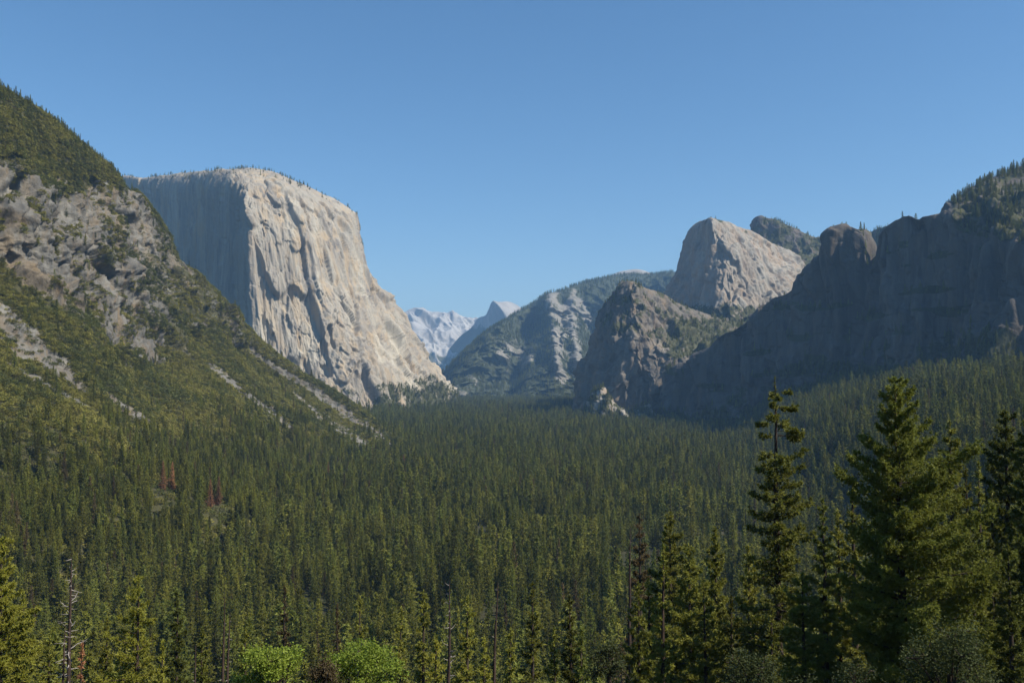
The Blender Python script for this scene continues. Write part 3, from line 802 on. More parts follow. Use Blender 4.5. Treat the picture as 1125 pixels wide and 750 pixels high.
# far-off variants for the masses (instances inside one object each)
def src(name, me):
    o = bpy.data.objects.new(name, me); return o
far_fir = [src('fir_source', merge_mesh('fir_source', *conifer(100 + k, 36, rm * 1.28, base=.1, nb=105, dens=.62, K=3, tl=1.75, tw=.46, droop=dr, shape=sh, limbs=False, sides=5), B_dark, mt))
           for k, (rm, dr, sh, mt) in enumerate([(4.6, .35, 'fir', L_fir), (5.2, .3, 'fir', L_fir), (3.8, .4, 'cedar', L_pine), (5.0, .25, 'pine', L_pine), (4.2, .35, 'fir', L_pine), (5.6, .3, 'cedar', L_fir)])]
far_brown = [src('brown_source', merge_mesh('brown_source', *conifer(130, 34, 4.4, base=.12, nb=90, dens=.7, K=3, tl=1.6, tw=.36, shape='fir', limbs=False, sides=5), B_dark, L_brown))]
far_shrub = []
for k, (r_, h_, mt) in enumerate([(3.4, 2.8, L_brush), (4.2, 3.6, L_brush), (3.0, 3.2, L_brush2), (4.6, 5.4, L_brush2)]):
    tr, cr_ = shrub(140 + k, r_, h_, 46, 4, .55, .45)
    far_shrub.append(src('shrub_source', merge_mesh('shrub_source', tr, cr_, B_dark, mt, quads=True)))

big_oak = []
for k, mt in enumerate((L_pine, L_cedar)):
    tr, cr_ = shrub(160 + k, 3.2, 6.5, 90, 4, .5, .5)
    big_oak.append(merge_mesh('oak_source', tr, cr_, B_dark, mt, quads=True))
def gn_mass(name, label, pts, rot, scl, pick, sources):
    coll = bpy.data.collections.new(name + '_kinds')
    for i, s in enumerate(sources):
        s.name = '%02d_%s' % (i, s.name)
        if s.name not in coll.objects: coll.objects.link(s)
    me = bpy.data.meshes.new(name); me.vertices.add(len(pts)); me.vertices.foreach_set('co', np.asarray(pts, np.float32).ravel())
    a = me.attributes.new('turn', 'FLOAT_VECTOR', 'POINT'); a.data.foreach_set('vector', np.stack([0 * rot, 0 * rot, rot], -1).astype(np.float32).ravel())
    a = me.attributes.new('size', 'FLOAT_VECTOR', 'POINT'); a.data.foreach_set('vector', scl.astype(np.float32).ravel())
    a = me.attributes.new('pick', 'INT', 'POINT'); a.data.foreach_set('value', pick.astype(np.int32))
    o = link(name, me); tag(o, label, kind='stuff')
    ng = bpy.data.node_groups.new(name, 'GeometryNodeTree')
    ng.interface.new_socket('Geometry', in_out='INPUT', socket_type='NodeSocketGeometry')
    ng.interface.new_socket('Geometry', in_out='OUTPUT', socket_type='NodeSocketGeometry')
    gi = ng.nodes.new('NodeGroupInput'); go = ng.nodes.new('NodeGroupOutput')
    ci = ng.nodes.new('GeometryNodeCollectionInfo'); ci.inputs['Collection'].default_value = coll
    ci.inputs['Separate Children'].default_value = True; ci.inputs['Reset Children'].default_value = True
    ip = ng.nodes.new('GeometryNodeInstanceOnPoints'); ip.inputs['Pick Instance'].default_value = True
    def na(nm, dt):
        n = ng.nodes.new('GeometryNodeInputNamedAttribute'); n.data_type = dt; n.inputs['Name'].default_value = nm
        return n.outputs['Attribute']
    ng.links.new(gi.outputs[0], ip.inputs['Points']); ng.links.new(ci.outputs[0], ip.inputs['Instance'])
    ng.links.new(na('pick', 'INT'), ip.inputs['Instance Index'])
    er = ng.nodes.new('FunctionNodeEulerToRotation'); ng.links.new(na('turn', 'FLOAT_VECTOR'), er.inputs[0])
    ng.links.new(er.outputs[0], ip.inputs['Rotation']); ng.links.new(na('size', 'FLOAT_VECTOR'), ip.inputs['Scale'])
    ng.links.new(ip.outputs[0], go.inputs[0])
    md = o.modifiers.new('scatter', 'NODES'); md.node_group = ng
    return o

# ------------------------------------------------------------------ hero trees at the overlook
HERO = []
def tree_thing(name, label, cat, loc, rz, trunk, crown, mt, ml, group=None, quads=False, crown_name='crown', extra=None):
    e = bpy.data.objects.new(name, None); C.objects.link(e); e.location = loc; e.rotation_euler = (0, 0, rz); e.empty_display_size = .5
    tag(e, label, cat, group)
    link('trunk', mesh_arrays('trunk', trunk[0], quads=trunk[1], smooth_shade=True), mt, e)
    if crown is not None: link(crown_name, crown_mesh(crown_name, *crown, quads=quads), ml, e)
    return e
def place(px, topy, d, sink=.4):
    """foot of a tree whose top stands at (px, topy) at distance d, and its height"""
    x, y, zt = W(px, topy, d)
    zg = float(ground_z(np.array([x]), np.array([y]))[0]) - sink
    HERO.append((px, topy, d, zt - zg))
    return (x, y, zg), zt - zg
def hero(name, label, cat, px, topy, d, seed, wpx, mt=B_dark, ml=L_fir, **kw):
    loc, H = place(px, topy, d)
    rm = wpx / F * d
    kw.setdefault('nb', int(H * 3.6)); kw.setdefault('dens', 7.5); kw['dens'] *= 2.0; kw.setdefault('K', 7)
    kw.setdefault('tl', .12 + d * .0042); kw.setdefault('tw', .02 + d * .0007)
    t, c = conifer(seed, H, rm, **kw)
    return tree_thing(name, label, cat, loc, rnd(seed).uniform(0, .3), t, c, mt, ml)

def snag(seed, H, nb, blen, start=.35, curl=.4, lean=0, r0=None, sides=7):
    rs = rnd(seed)
    zt = np.linspace(0, H, 14); wob = np.stack([np.cumsum(rs.normal(size=14)) * H * .0015 + lean * zt / H, np.cumsum(rs.normal(size=14)) * H * .0015, zt], -1)
    r0 = r0 or H * .011
    paths = [(wob, r0 * (1 - zt / H) ** .75 + .035)]
    br = []
    for i in range(nb):
        t = start + (1 - start) * (i + rs.rand()) / nb; z = t * H * .985
        o = np.array([np.interp(z, zt, wob[:, 0]), np.interp(z, zt, wob[:, 1]), z])
        az = rs.uniform(0, 6.28); h = np.array([math.cos(az), math.sin(az), 0]); sd_ = np.array([-h[1], h[0], 0])
        L = blen * rs.uniform(.35, 1.1) * (1.15 - .8 * (t - start) / (1 - start))
        s = np.linspace(0, 1, 7)
        up = rs.uniform(-.5, .25); c = curl * rs.uniform(.2, 1.2)
        bp = o + L * (s[:, None] * h + (up * s + c * s ** 2)[:, None] * np.array([0, 0, 1]) + (rs.uniform(-.35, .35) * s ** 2)[:, None] * sd_) + np.cumsum(rs.normal(size=(7, 3)), 0) * .05 * L * s[:, None]
        br.append((bp, (.035 + .024 * L) * (1 - .75 * s)))
        if L > 1.2:
            g_ = [br.pop()]
            for _ in range(2):
                k = rs.randint(2, 6); dd = rs.normal(size=3); dd[2] = abs(dd[2]) * .6
                g_.append((bp[k] + np.linspace(0, 1, 4)[:, None] * dd * L * .22, .022 * (1 - .6 * np.linspace(0, 1, 4))))
            br.append(g_)
    return tubes(paths, sides), br
def dead(name, label, px, topy, d, seed, nb=50, blen=2.2, mt=B_char, mb=B_pale, **kw):
    loc, H = place(px, topy, d)
    t, b = snag(seed, H, nb, blen, **kw)
    e = tree_thing(name, label, 'dead tree', loc, 0, t, None, mt, None)
    for g_ in b:
        bv, bq = tubes(g_ if isinstance(g_, list) else [g_], 4)
        link('limb', mesh_arrays('limb', bv, quads=bq, smooth_shade=True), mb, e)
    return e
def broadleaf(name, label, cat, px, topy, d, seed, wpx, mt=B_dark, ml=L_oak, n=900, K=9, leaf=.13, hpx=None, lobes=14, parts=None):
    loc, H = place(px, topy, d)
    rs = rnd(seed); r = wpx / F * d; ch = (hpx / F * d) if hpx else min(H * .7, r * 1.7)
    lc = []
    for i in range(lobes):
        a = i * 2.4 + rs.uniform(-.3, .3); q = math.sqrt((i + .5) / lobes) * .72
        lr = r * rs.uniform(.13, .36)
        zz = H - lr * .75 - rs.uniform(0, .25) * ch * (i > 2) - ch * .62 * q ** 1.5 * rs.uniform(.3, 1.5) - (rs.uniform(0, .45) * ch if i % 2 else rs.uniform(0, .12) * ch)
        lc.append((r * q * rs.uniform(.8, 1.25) * math.cos(a), r * q * rs.uniform(.8, 1.25) * math.sin(a), zz, lr))
    cen = []
    for (x, y, z, lr) in lc:
        m = int(n / lobes * (lr / (r * .28)) ** 2) + 8
        dv = rs.normal(size=(m, 3)); dv /= np.linalg.norm(dv, axis=1)[:, None]
        rad = rs.uniform(.2, 1.2, m) ** .7
        cen.append(np.array([x, y, z]) + dv * (rad * lr)[:, None] * np.array([1, 1, .75]))
    cen = np.concatenate(cen); cen[:, 2] = np.minimum(cen[:, 2], H)
    cen = cen[fbm(cen / (r * .28), 2, seed=seed % 90) > -.12]
    top_ = cen[:, 2] > H - ch * .5; shoots = cen[top_][:: 14]
    cen = np.concatenate([cen] + [shoots + np.array([0, 0, 1]) * q_ * rs.uniform(.1, .28, (len(shoots), 1)) + rs.normal(size=(len(shoots), 3)) * .08 for q_ in (1, 2, 3)])
    V, Q, v = leafquads(cen, rs, K, leaf, .26)
    paths = [(np.array([[0, 0, 0], [.1, 0, H - ch * .9], [.2, .1, H - ch * .5]]), np.array([.35, .26, .18]))]
    for (x, y, z, lr) in lc:
        s = np.linspace(0, 1, 5)[:, None]; a0 = np.array([.1, 0, H - ch * .95])
        paths.append((a0 + (np.array([x, y, z]) - a0) * s + np.array([0, 0, .6]) * np.sin(s * 3.1), .13 * (1 - .75 * s[:, 0])))
        for _ in range(4):
            dv = rs.normal(size=3); dv /= np.linalg.norm(dv); b0 = np.array([x, y, z])
            paths.append((np.stack([b0, b0 + dv * lr * .5, b0 + dv * lr * .95]), np.array([.05, .035, .015])))
    return tree_thing(name, label, cat, loc, 0, tubes(paths, 6), (V, Q, v), mt, ml, quads=True)

# right-hand group
hero('pine_tree', 'tallest bushy dark green pine in the group at the right', 'pine tree', 988, 416, 88, 201, 96, ml=L_fir, shape='pine', droop=.05, base=.12, nb=190, dens=11, tl=.42, tw=.055, K=11, one_sided=(.6, 0, 0))
hero('fir_tree', 'tall old fir with a thin almost bare top rising above the forest', 'fir tree', 853, 416, 118, 202, 80, ml=L_cedar, shape='cedar', droop=.3, base=.12, sparse_top=.18, nb=210, dens=4.6, gap=.3)
hero('fir_tree', 'slim fir directly right of the tallest bushy pine', 'fir tree', 1043, 463, 112, 203, 66, ml=L_pine, shape='fir', nb=170)
hero('cedar_tree', 'thin drooping fir with open branches between slim fir and the right edge trees', 'fir tree', 1075, 508, 100, 204, 34, ml=L_cedar, shape='fir', droop=.5, nb=130, dens=6, gap=.15)
hero('fir_tree', 'dark broad fir near the right edge of the picture', 'fir tree', 1104, 452, 128, 205, 76, shape='cedar', nb=180)
hero('fir_tree', 'dark fir cut off by the right edge of the picture', 'fir tree', 1132, 440, 112, 206, 72, shape='fir', nb=180)
hero('fir_tree', 'narrow fir with yellowish tips just left of the tallest bushy pine', 'fir tree', 938, 523, 104, 207, 40, ml=L_cedar, shape='fir', nb=130, gap=.08)
hero('fir_tree', 'dark green fir low between the old bare topped fir and bushy pine', 'fir tree', 905, 548, 122, 208, 46, shape='fir', nb=130)
hero('fir_tree', 'small bright green fir in front of the old bare topped fir', 'fir tree', 846, 664, 84, 209, 30, ml=L_pine, shape='fir', nb=110)
hero('fir_tree', 'dark fir behind the left shoulder of the tallest bushy pine', 'fir tree', 962, 505, 120, 210, 45, shape='fir', nb=130)
hero('fir_tree', 'shadowy fir between the slim fir and the dark broad fir', 'fir tree', 1065, 560, 92, 211, 40, shape='cedar', nb=110)
hero('fir_tree', 'low dark fir under the right edge trees', 'fir tree', 1112, 600, 82, 212, 50, shape='cedar', nb=120)
hero('fir_tree', 'dim fir filling the space directly behind the narrow yellow tipped fir', 'fir tree', 920, 560, 128, 260, 46, shape='fir', nb=120, ml=L_pine)
hero('fir_tree', 'dim green fir low on the left of the old bare topped fir', 'fir tree', 822, 600, 128, 261, 42, shape='fir', nb=120, ml=L_pine)
hero('pine_tree', 'low spreading pine in front of the dim firs left of the bushy pine', 'pine tree', 885, 630, 92, 262, 46, shape='pine', nb=110, ml=L_fir)
hero('fir_tree', 'shaded fir between the tallest pine and the slim fir, seen low', 'fir tree', 1020, 560, 118, 263, 50, shape='fir', nb=120)
hero('fir_tree', 'low green fir in the gap left of the dark broad fir', 'fir tree', 1088, 590, 100, 264, 44, shape='fir', nb=110, ml=L_pine)
hero('fir_tree', 'olive fir just behind the right side of the slim fir', 'fir tree', 1060, 515, 116, 265, 44, shape='cedar', nb=120, ml=L_pine)
hero('fir_tree', 'olive fir filling the gap before the right edge trees', 'fir tree', 1092, 535, 112, 266, 46, shape='fir', nb=120, ml=L_pine)
# centre-right group
hero('pine_tree', 'broad light green pine just left of the old bare topped fir', 'pine tree', 786, 580, 150, 213, 46, ml=L_pine, shape='fir', nb=150)
hero('pine_tree', 'large yellow green pine crowding the right side of the dark bare trunk', 'pine tree', 757, 598, 138, 214, 46, ml=L_cedar, shape='pine', nb=120, dens=6)
hero('pine_tree', 'hazy green pine with a rounded top behind the dark bare trunk', 'pine tree', 736, 563, 190, 215, 34, ml=L_pine, shape='pine', nb=120)
hero('pine_tree', 'thinning brownish pine with a bare lower trunk beside a bleached snag', 'pine tree', 704, 566, 200, 216, 26, ml=L_brown, shape='cedar', base=.4, nb=70, dens=4, gap=.15)
dead('dead_tree', 'tall bleached snag left of the thinning brownish pine', 690, 578, 180, 217, nb=26, blen=1.6)
hero('pine_tree', 'dark trunked pine with few branches in front of the yellow green pine', 'pine tree', 727, 600, 128, 218, 34, ml=L_pine, shape='fir', base=.2, nb=100, dens=3.2, gap=.25, mt=B_char)
hero('fir_tree', 'yellow green fir standing low at the bottom left of the big pine group', 'fir tree', 700, 640, 112, 219, 44, ml=L_cedar, shape='fir', nb=120)
hero('fir_tree', 'small pointed fir left of the yellow green low fir', 'fir tree', 640, 690, 108, 220, 26, ml=L_fir, shape='fir', nb=100)
broadleaf('shrub', 'grey green leafy bush beside the small pointed fir at the bottom', 'bush', 668, 700, 96, 221, 26, ml=L_live, n=500, leaf=.11)
hero('pine_tree', 'open pine with a dark trunk in the bottom centre', 'pine tree', 583, 640, 165, 222, 30, ml=L_pine, shape='fir', nb=100, dens=4.5, gap=.15)
hero('pine_tree', 'yellowish pine right of the thin leaning black snag', 'pine tree', 560, 690, 140, 223, 28, ml=L_cedar, shape='fir', nb=90)
hero('fir_tree', 'short yellow tipped fir right of the open dark trunk pine', 'fir tree', 612, 690, 132, 224, 30, ml=L_cedar, shape='fir', nb=90)
dead('dead_tree', 'thin black snag with few stubs leaning slightly at bottom centre', 540, 640, 118, 225, nb=14, blen=1.1, start=.45, lean=.7)
dead('dead_tree', 'snag with pale twisted limbs left of the thin black snag', 494, 637, 130, 226, nb=44, blen=2.1, curl=.7, start=.4)
hero('pine_tree', 'yellow green pine growing round the snag with twisted limbs', 'pine tree', 512, 655, 140, 227, 32, ml=L_cedar, shape='cedar', nb=110, dens=5, gap=.15)
hero('pine_tree', 'olive pine left of the snag with twisted limbs', 'pine tree', 466, 650, 150, 228, 30, ml=L_cedar, shape='cedar', nb=110, dens=4.5, gap=.15)
broadleaf('oak_tree', 'bright green leafy oak rising from the bottom, the right one of two', 'oak tree', 394, 693, 92, 229, 50, n=1800, K=9, lobes=18)
broadleaf('oak_tree', 'bright green leafy oak rising from the bottom, the left one of two', 'oak tree', 297, 700, 88, 230, 50, n=1700, K=9, lobes=18)
broadleaf('shrub', 'yellowing bush between the two bright green oaks', 'bush', 356, 722, 76, 231, 16, ml=L_brown, n=400, leaf=.10)
hero('pine_tree', 'brownish half dead pine with pale limbs above the left bright oak', 'pine tree', 315, 645, 150, 232, 20, ml=L_brown, mt=B_dark, shape='fir', nb=90, dens=4, gap=.2)
hero('pine_tree', 'thin brown tinged pine above the right bright oak', 'pine tree', 372, 665, 155, 233, 16, ml=L_brown, shape='fir', nb=70, dens=4, gap=.2)
hero('pine_tree', 'olive pine with twiggy crown behind the right bright oak', 'pine tree', 396, 655, 160, 234, 24, ml=L_cedar, shape='cedar', nb=80, dens=4, gap=.2)
# left group
hero('pine_tree', 'airy yellow green pine with a charred trunk at lower left', 'pine tree', 154, 632, 112, 235, 50, ml=L_lime, mt=B_char, shape='pine', base=.1, nb=120, dens=4.5, gap=.18, tl=.5, tw=.09)
dead('dead_tree', 'tall charred snag with many pale bare limbs at lower left', 79, 606, 118, 236, nb=70, blen=3.0, start=.45, curl=.25)
dead('dead_tree', 'shorter charred trunk right against the tall snag', 70, 686, 116, 237, nb=22, blen=2.0, start=.5, curl=.2)
hero('pine_tree', 'small red brown dead pine under the tall charred snag', 'pine tree', 89, 708, 100, 238, 14, ml=L_red, shape='fir', nb=70)
dead('dead_tree', 'straight charred snag left of the left bright oak', 244, 655, 124, 239, nb=10, blen=.9, start=.5)
dead('dead_tree', 'second slightly shorter charred snag close to the straight one', 251, 672, 122, 240, nb=26, blen=1.2, start=.4)
dead('dead_tree', 'short thin charred snag between the airy pine and paired snags', 213, 708, 112, 241, nb=14, blen=1.0, start=.5)
hero('pine_tree', 'yellow green pine cut off by the left edge of the picture', 'pine tree', 0, 592, 120, 242, 52, ml=L_lime, shape='pine', nb=150, dens=5)
hero('pine_tree', 'olive pine beside the one at the left edge', 'pine tree', 30, 650, 128, 243, 26, ml=L_cedar, shape='cedar', nb=110)
hero('fir_tree', 'green fir between the airy pine and the tall charred snag', 'fir tree', 118, 680, 128, 244, 26, shape='fir', ml=L_pine, nb=100)
hero('fir_tree', 'bluish green fir right of the airy yellow green pine', 'fir tree', 195, 650, 170, 245, 26, shape='fir', nb=110)
for (qx, qy, qd, sd_, w_, m_, lb) in [
    (716, 636, 124, 270, 44, L_cedar, 'sunlit yellow green pine low in front of the big central group'),
    (776, 640, 118, 271, 46, L_cedar, 'sunlit bushy pine low at the right of the big central group'),
    (806, 655, 110, 272, 36, L_pine, 'green fir low between the big central group and old fir'),
    (626, 655, 140, 273, 32, L_pine, 'green pointed fir above the short yellow tipped fir'),
    (534, 700, 118, 274, 30, L_lime, 'bright yellow green young pine at the foot of the black snag'),
    (478, 700, 116, 275, 32, L_lime, 'bright yellow green young pine left of the twisted snag foot'),
    (440, 668, 150, 276, 28, L_cedar, 'olive pine standing right of the right bright oak'),
    (270, 690, 140, 277, 24, L_cedar, 'yellowish fir right behind the left bright oak'),
    (222, 690, 130, 278, 30, L_pine, 'green fir behind the short thin charred snag'),
    (52, 700, 112, 279, 30, L_cedar, 'olive fir left of the two joined charred snags'),
    (180, 705, 108, 280, 28, L_lime, 'lime green young pine low beside the airy pine')]:
    hero('pine_tree' if 'pine' in lb else 'fir_tree', lb, 'pine tree' if 'pine' in lb else 'fir tree', qx, qy, qd, sd_, w_, ml=m_, shape='cedar' if sd_ % 2 else 'fir', nb=105, dens=5.5)
# bottom-right broadleaf shrubs
broadleaf('oak_tree', 'grey green live oak with glinting leaves at the foot of the tallest pine', 'oak tree', 1040, 682, 58, 246, 68, ml=L_live, n=2600, K=9, leaf=.085, lobes=18)
broadleaf('shrub', 'grey green bush at the bottom left of the old bare topped fir', 'bush', 828, 712, 66, 247, 52, ml=L_live, n=1200, leaf=.085)
broadleaf('shrub', 'dark leafy bush at the bottom below the narrow yellow tipped fir', 'bush', 930, 716, 62, 248, 55, ml=L_live, n=1200, leaf=.08)

# ------------------------------------------------------------------ forest scatter
rs = rnd(77)
def in_view(P, m=70, lo=-60, hi=900):
    px, py, f = proj(P)
    return (f > 20) & (px > -m) & (px < 1125 + m) & (py > lo) & (py < hi)
# valley floor: area-uniform candidates in the viewing wedge
def wedge(n, r0, r1, half=36):
    r = np.sqrt(rs.uniform(r0 ** 2, r1 ** 2, n)); a = np.radians(rs.uniform(-half, half, n))
    return np.stack([r * np.sin(a), r * np.cos(a)], -1)
def area(r0, r1, half=36): return math.radians(2 * half) / 2 * (r1 ** 2 - r0 ** 2)
def thin(xy, cell):
    """keep one candidate per cell so trunks do not sit on one another"""
    k = np.floor(xy / cell).astype(np.int64); key = k[:, 0] * 100003 + k[:, 1]
    _, i = np.unique(key, return_index=True); return xy[np.sort(i)]
XY = np.concatenate([thin(wedge(int(area(150, 1500) / 50), 150, 1500), 9.5), thin(wedge(int(area(1500, 3200) / 75), 1500, 3200), 9.5), thin(wedge(int(area(3200, 7500) / 220), 3200, 7500), 13)])
gz = ground_z(XY[:, 0], XY[:, 1])
V = np.stack([XY[:, 0], XY[:, 1], gz], -1)
gapn = fbm(V / 90, 3, seed=91)
keep = in_view(V) & (gapn > -.36)
# leave the middle distance open in front of the hero group: nothing there grows above the sight line
V = V[keep]; gapn = gapn[keep]
hgt = rs.uniform(.6, 1.15, len(V)) * (1 + .3 * fbm(V / 120, 3, seed=92)) ; hgt = np.where(rs.rand(len(V)) < .2, hgt * .6, hgt); hgt = np.where(rs.rand(len(V)) < .05, hgt * 1.22, hgt)
d = np.hypot(V[:, 0], V[:, 1])
px, py, f = proj(V); tx, ty, _ = proj(V + np.array([0, 0, 1]) * (hgt * 36)[:, None])
# nearest band: tops must stay below what the photograph shows
lim = np.interp(px, [0, 250, 560, 700, 800, 1125], [655, 665, 650, 610, 590, 560])
ok = (d > 420) | (ty > lim)
V, hgt, d, ty = V[ok], hgt[ok], d[ok], ty[ok]
# left slope: conifers low, brush above
def surface_points(P, dens, n_max):
    a = P[:-1, :-1]; b = P[:-1, 1:]; c_ = P[1:, :-1]
    ar = np.linalg.norm(np.cross(b - a, c_ - a), axis=-1)
    w = ar * dens[:-1, :-1]
    tot = w.sum(); n = int(min(tot, n_max))
    idx = rs.choice(w.size, n, p=(w / tot).ravel())
    i, j = np.divmod(idx, w.shape[1]); u, v = rs.rand(n, 1), rs.rand(n, 1)
    pts = P[i, j] * (1 - u) * (1 - v) + P[i, j + 1] * u * (1 - v) + P[i + 1, j] * (1 - u) * v + P[i + 1, j + 1] * u * v
    return pts, i, j
vis = (Lpx > -90) & (Lpx < 1200) & (Lpy < 860) & (LB[:, None] > -.15)
above = LP[..., 2] > ground_z(LP[..., 0], LP[..., 1]) - 3
nn = fbm(LP / 130, 3, seed=93); n2 = fbm(LP / 50, 3, seed=94)
open_ = (Lch > 1.05)
line = np.interp(Lpx, [0, 100, 200, 300, 400, 460], [500, 500, 492, 492, 500, 508])      # below this the conifers close up
con = smooth(-40, 45, Lpy - line + 45 * nn) 
upper = smooth(15, -15, Lpy - np.interp(Lpx, [0, 60, 135], [165, 190, 205])) * (Lpx < 150)
cd = vis * above * open_ * (con * .015 + upper * .012 + .0006 * (1 - Lrz) + .0006)
cpts, ci, cj = surface_points(LP, cd, 60000)
sdn = vis * above * np.maximum(open_, .10) * ((1 - Lrz) * (1 - con * .6) * .085 + Lrz * .05 * smooth(.1, .45, n2 + .35 * smooth(110, 220, Lpx)))
spts, si, sj = surface_points(LP, sdn, 90000)
RED = [(180, 507, 800, 'redder dead tree of the close pair on the left forest slope', .8), (189, 508, 800, 'right hand red brown dead tree of the close pair on the left slope', .8),
       (231, 527, 760, 'pale orange dead tree, taller one of the pair right of the red pair', .8), (241, 524, 765, 'orange dead tree right of the pale orange one on the left slope', .8),
       (361, 508, 1150, 'lone reddish dead tree near the middle of the left forest', .8), (444, 500, 1700, 'small reddish dead tree below the end of the talus slope', .9),
       (5, 588, 520, 'orange brown dead tree at the left edge of the forest', .6), (736, 562, 700, 'thin reddish dead tree in the forest right of centre', .6)]
RGP = np.stack([a_.ravel() for a_ in np.meshgrid(np.arange(-800, 800, 3.0), np.arange(430, 2600, 3.0))], -1); RGP = np.concatenate([RGP, ground_z(RGP[:, 0], RGP[:, 1])[:, None]], 1)
RPOS = []
cand = np.concatenate([LP[(above & vis.astype(bool))], RGP])
for (qx, qy, qd, lb, s) in RED:
    sx_, sy_, _ = proj(cand + np.array([0, 0, 36 * s]))
    RPOS.append(cand[(np.hypot(sx_ - qx, sy_ - qy) + 1e-3 * cand[:, 1]).argmin()])
def clear_of(P, reach=48, half=8.5):
    ok = np.ones(len(P), bool)
    for q_ in RPOS:
        u = -q_[:2] / np.linalg.norm(q_[:2]); e_ = P[:, :2] - q_[:2]; a_ = e_ @ u; c_ = np.abs(e_[:, 0] * u[1] - e_[:, 1] * u[0])
        ok &= ~((a_ > -5) & (a_ < reach) & (c_ < half))
    return ok
k_ = clear_of(V); V, hgt, d = V[k_], hgt[k_], d[k_]
cpts = cpts[clear_of(cpts)]
ch_h = rs.uniform(.5, .95, len(cpts)) * np.interp(cpts[:, 2], [-170, 0, 300], [1, .7, .55]) * np.where(rs.rand(len(cpts)) < .5, .7, 1)
print('forest', len(V), 'slope conifers', len(cpts), 'shrubs', len(spts))

# nearest, largest-showing trees become things of their own
allP = np.concatenate([V, cpts]); allH = np.concatenate([hgt, ch_h]) * 36
allD = np.linalg.norm(allP[:, :2], axis=1)
near = np.argsort(allD)[:5200]
buf = np.zeros((430, 600), bool)
for (hx, hy, hd_, hh) in HERO:
    w = int(max(2, F * 4.2 / hd_ * .5)); x = int((hx + 30) * .5); y = max(0, int(hy * .5))
    for k in range(y, 430):
        ww = int(min(w, 1 + (k - y) * .28)); buf[k, max(0, x - ww):max(0, x + ww)] = True
score = np.zeros(len(near))
for r_, i in enumerate(near):
    p = allP[i]; hx, hy, ff = proj(p + np.array([0, 0, allH[i]])); bx, by, _ = proj(p)
    x = int((hx + 30) * .5); y0, y1 = int(hy * .5), int(min(by * .5, 375))
    if y0 >= 375 or x < 15 or x > 577 or y0 < 0: continue
    w = F * 4.4 * (allH[i] / 36) / ff * .5; s = 0
    for k in range(y0, max(y0 + 1, y1)):
        ww = int(min(w, 1 + (k - y0) * .2)); sl_ = buf[k, max(0, x - ww):x + ww + 1]
        s += (~sl_).sum(); sl_[:] = True
    score[r_] = s
N_IND = 250
pick_i = near[np.argsort(-score)[:N_IND]]
chosen = np.zeros(len(allP), bool); chosen[pick_i] = True

# prototypes of the individual forest trees
KINDS = [('fir_tree', 'pointed dark green fir in the dense forest just below the overlook', 'fir tree', L_fir, dict(Rm=5.0, shape='fir', droop=.35)),
         ('fir_tree', 'full dense green fir in the forest just below the overlook', 'fir tree', L_fir, dict(Rm=5.6, shape='cedar', droop=.3)),
         ('pine_tree', 'lighter green pine with loose crown in the forest just below the overlook', 'pine tree', L_pine, dict(Rm=5.0, shape='pine', droop=.2)),
         ('cedar_tree', 'slender yellowish green cedar in the forest just below the overlook', 'cedar tree', L_pine, dict(Rm=3.9, shape='cedar', droop=.4)),
         ('fir_tree', 'slim straight green fir in the forest just below the overlook', 'fir tree', L_pine, dict(Rm=4.2, shape='fir', droop=.4)),
         ('pine_tree', 'brown tinged thinning pine in the forest just below the overlook', 'pine tree', L_brown, dict(Rm=3.8, shape='fir', droop=.3))]
protos = []
for k, (nm, lb, ct, ml, kw) in enumerate(KINDS):
    for v in range(2 if k < 5 else 1):
        kw = dict(kw); kw['Rm'] = KINDS[k][4]['Rm'] * 1.22
        t, c = conifer(300 + k * 5 + v, 36, base=.08, nb=185, dens=2.0, K=5, tl=.95, tw=.18, limbs=True, sides=5, **kw)
        mt_ = mesh_arrays('trunk', t[0], quads=t[1], smooth_shade=True); mt_.materials.append(B_dark)
        mc_ = crown_mesh('crown', *c); mc_.materials.append(ml)
        protos.append((k, mt_, mc_))
wts = np.array([.14, .14, .10, .08, .10, .08, .08, .07, .09, .07, .05]); wts /= wts.sum()
first = {}; IND = []
for i in pick_i:
    r_ = rs.choice(len(protos), p=wts); k, mt_, mc_ = protos[r_]
    nm, lb, ct, _, _ = KINDS[k]
    loc = tuple(allP[i] - np.array([0, 0, .5])); s = allH[i] / 36; rz_ = rs.uniform(0, 6.28); sxy = s * rs.uniform(.85, 1.2)
    if r_ not in first:
        e = bpy.data.objects.new(nm, None); C.objects.link(e); tag(e, lb, ct, lb.split(' in the')[0] + ' trees')
        kids = [link('trunk', mt_, None, e), link('crown', mc_, None, e)]
        first[r_] = (e, kids)
    else:
        e0, k0 = first[r_]
        e = e0.copy(); C.objects.link(e)
        for c0 in k0:
            c1 = c0.copy(); C.objects.link(c1); c1.parent = e
    e.location = loc; e.rotation_euler = (0, 0, rz_); e.scale = (sxy, sxy, s)
    qx_, qy_, _ = proj(np.array(loc) + np.array([0, 0, allH[i]])); IND.append((e, k, float(qx_), float(qy_)))
COLS = [(45, 'by the left edge'), (110, 'behind the tall charred snag'), (175, 'behind the airy yellow green pine'), (225, 'above the short thin snag'), (275, 'behind the paired charred snags'),
        (335, 'above the left bright oak'), (385, 'above the gap between the bright oaks'), (435, 'above the right bright oak'), (478, 'left of the twisted snag'), (525, 'behind the twisted snag'), (562, 'behind the thin black snag'),
        (605, 'behind the open dark trunked pine'), (655, 'above the grey green bush'), (710, 'behind the bleached snag'), (765, 'behind the yellow green pines'), (820, 'left of the old bare topped fir'), (890, 'behind the old bare topped fir'),
        (970, 'behind the narrow yellow tipped fir'), (2000, 'behind the right edge trees')]
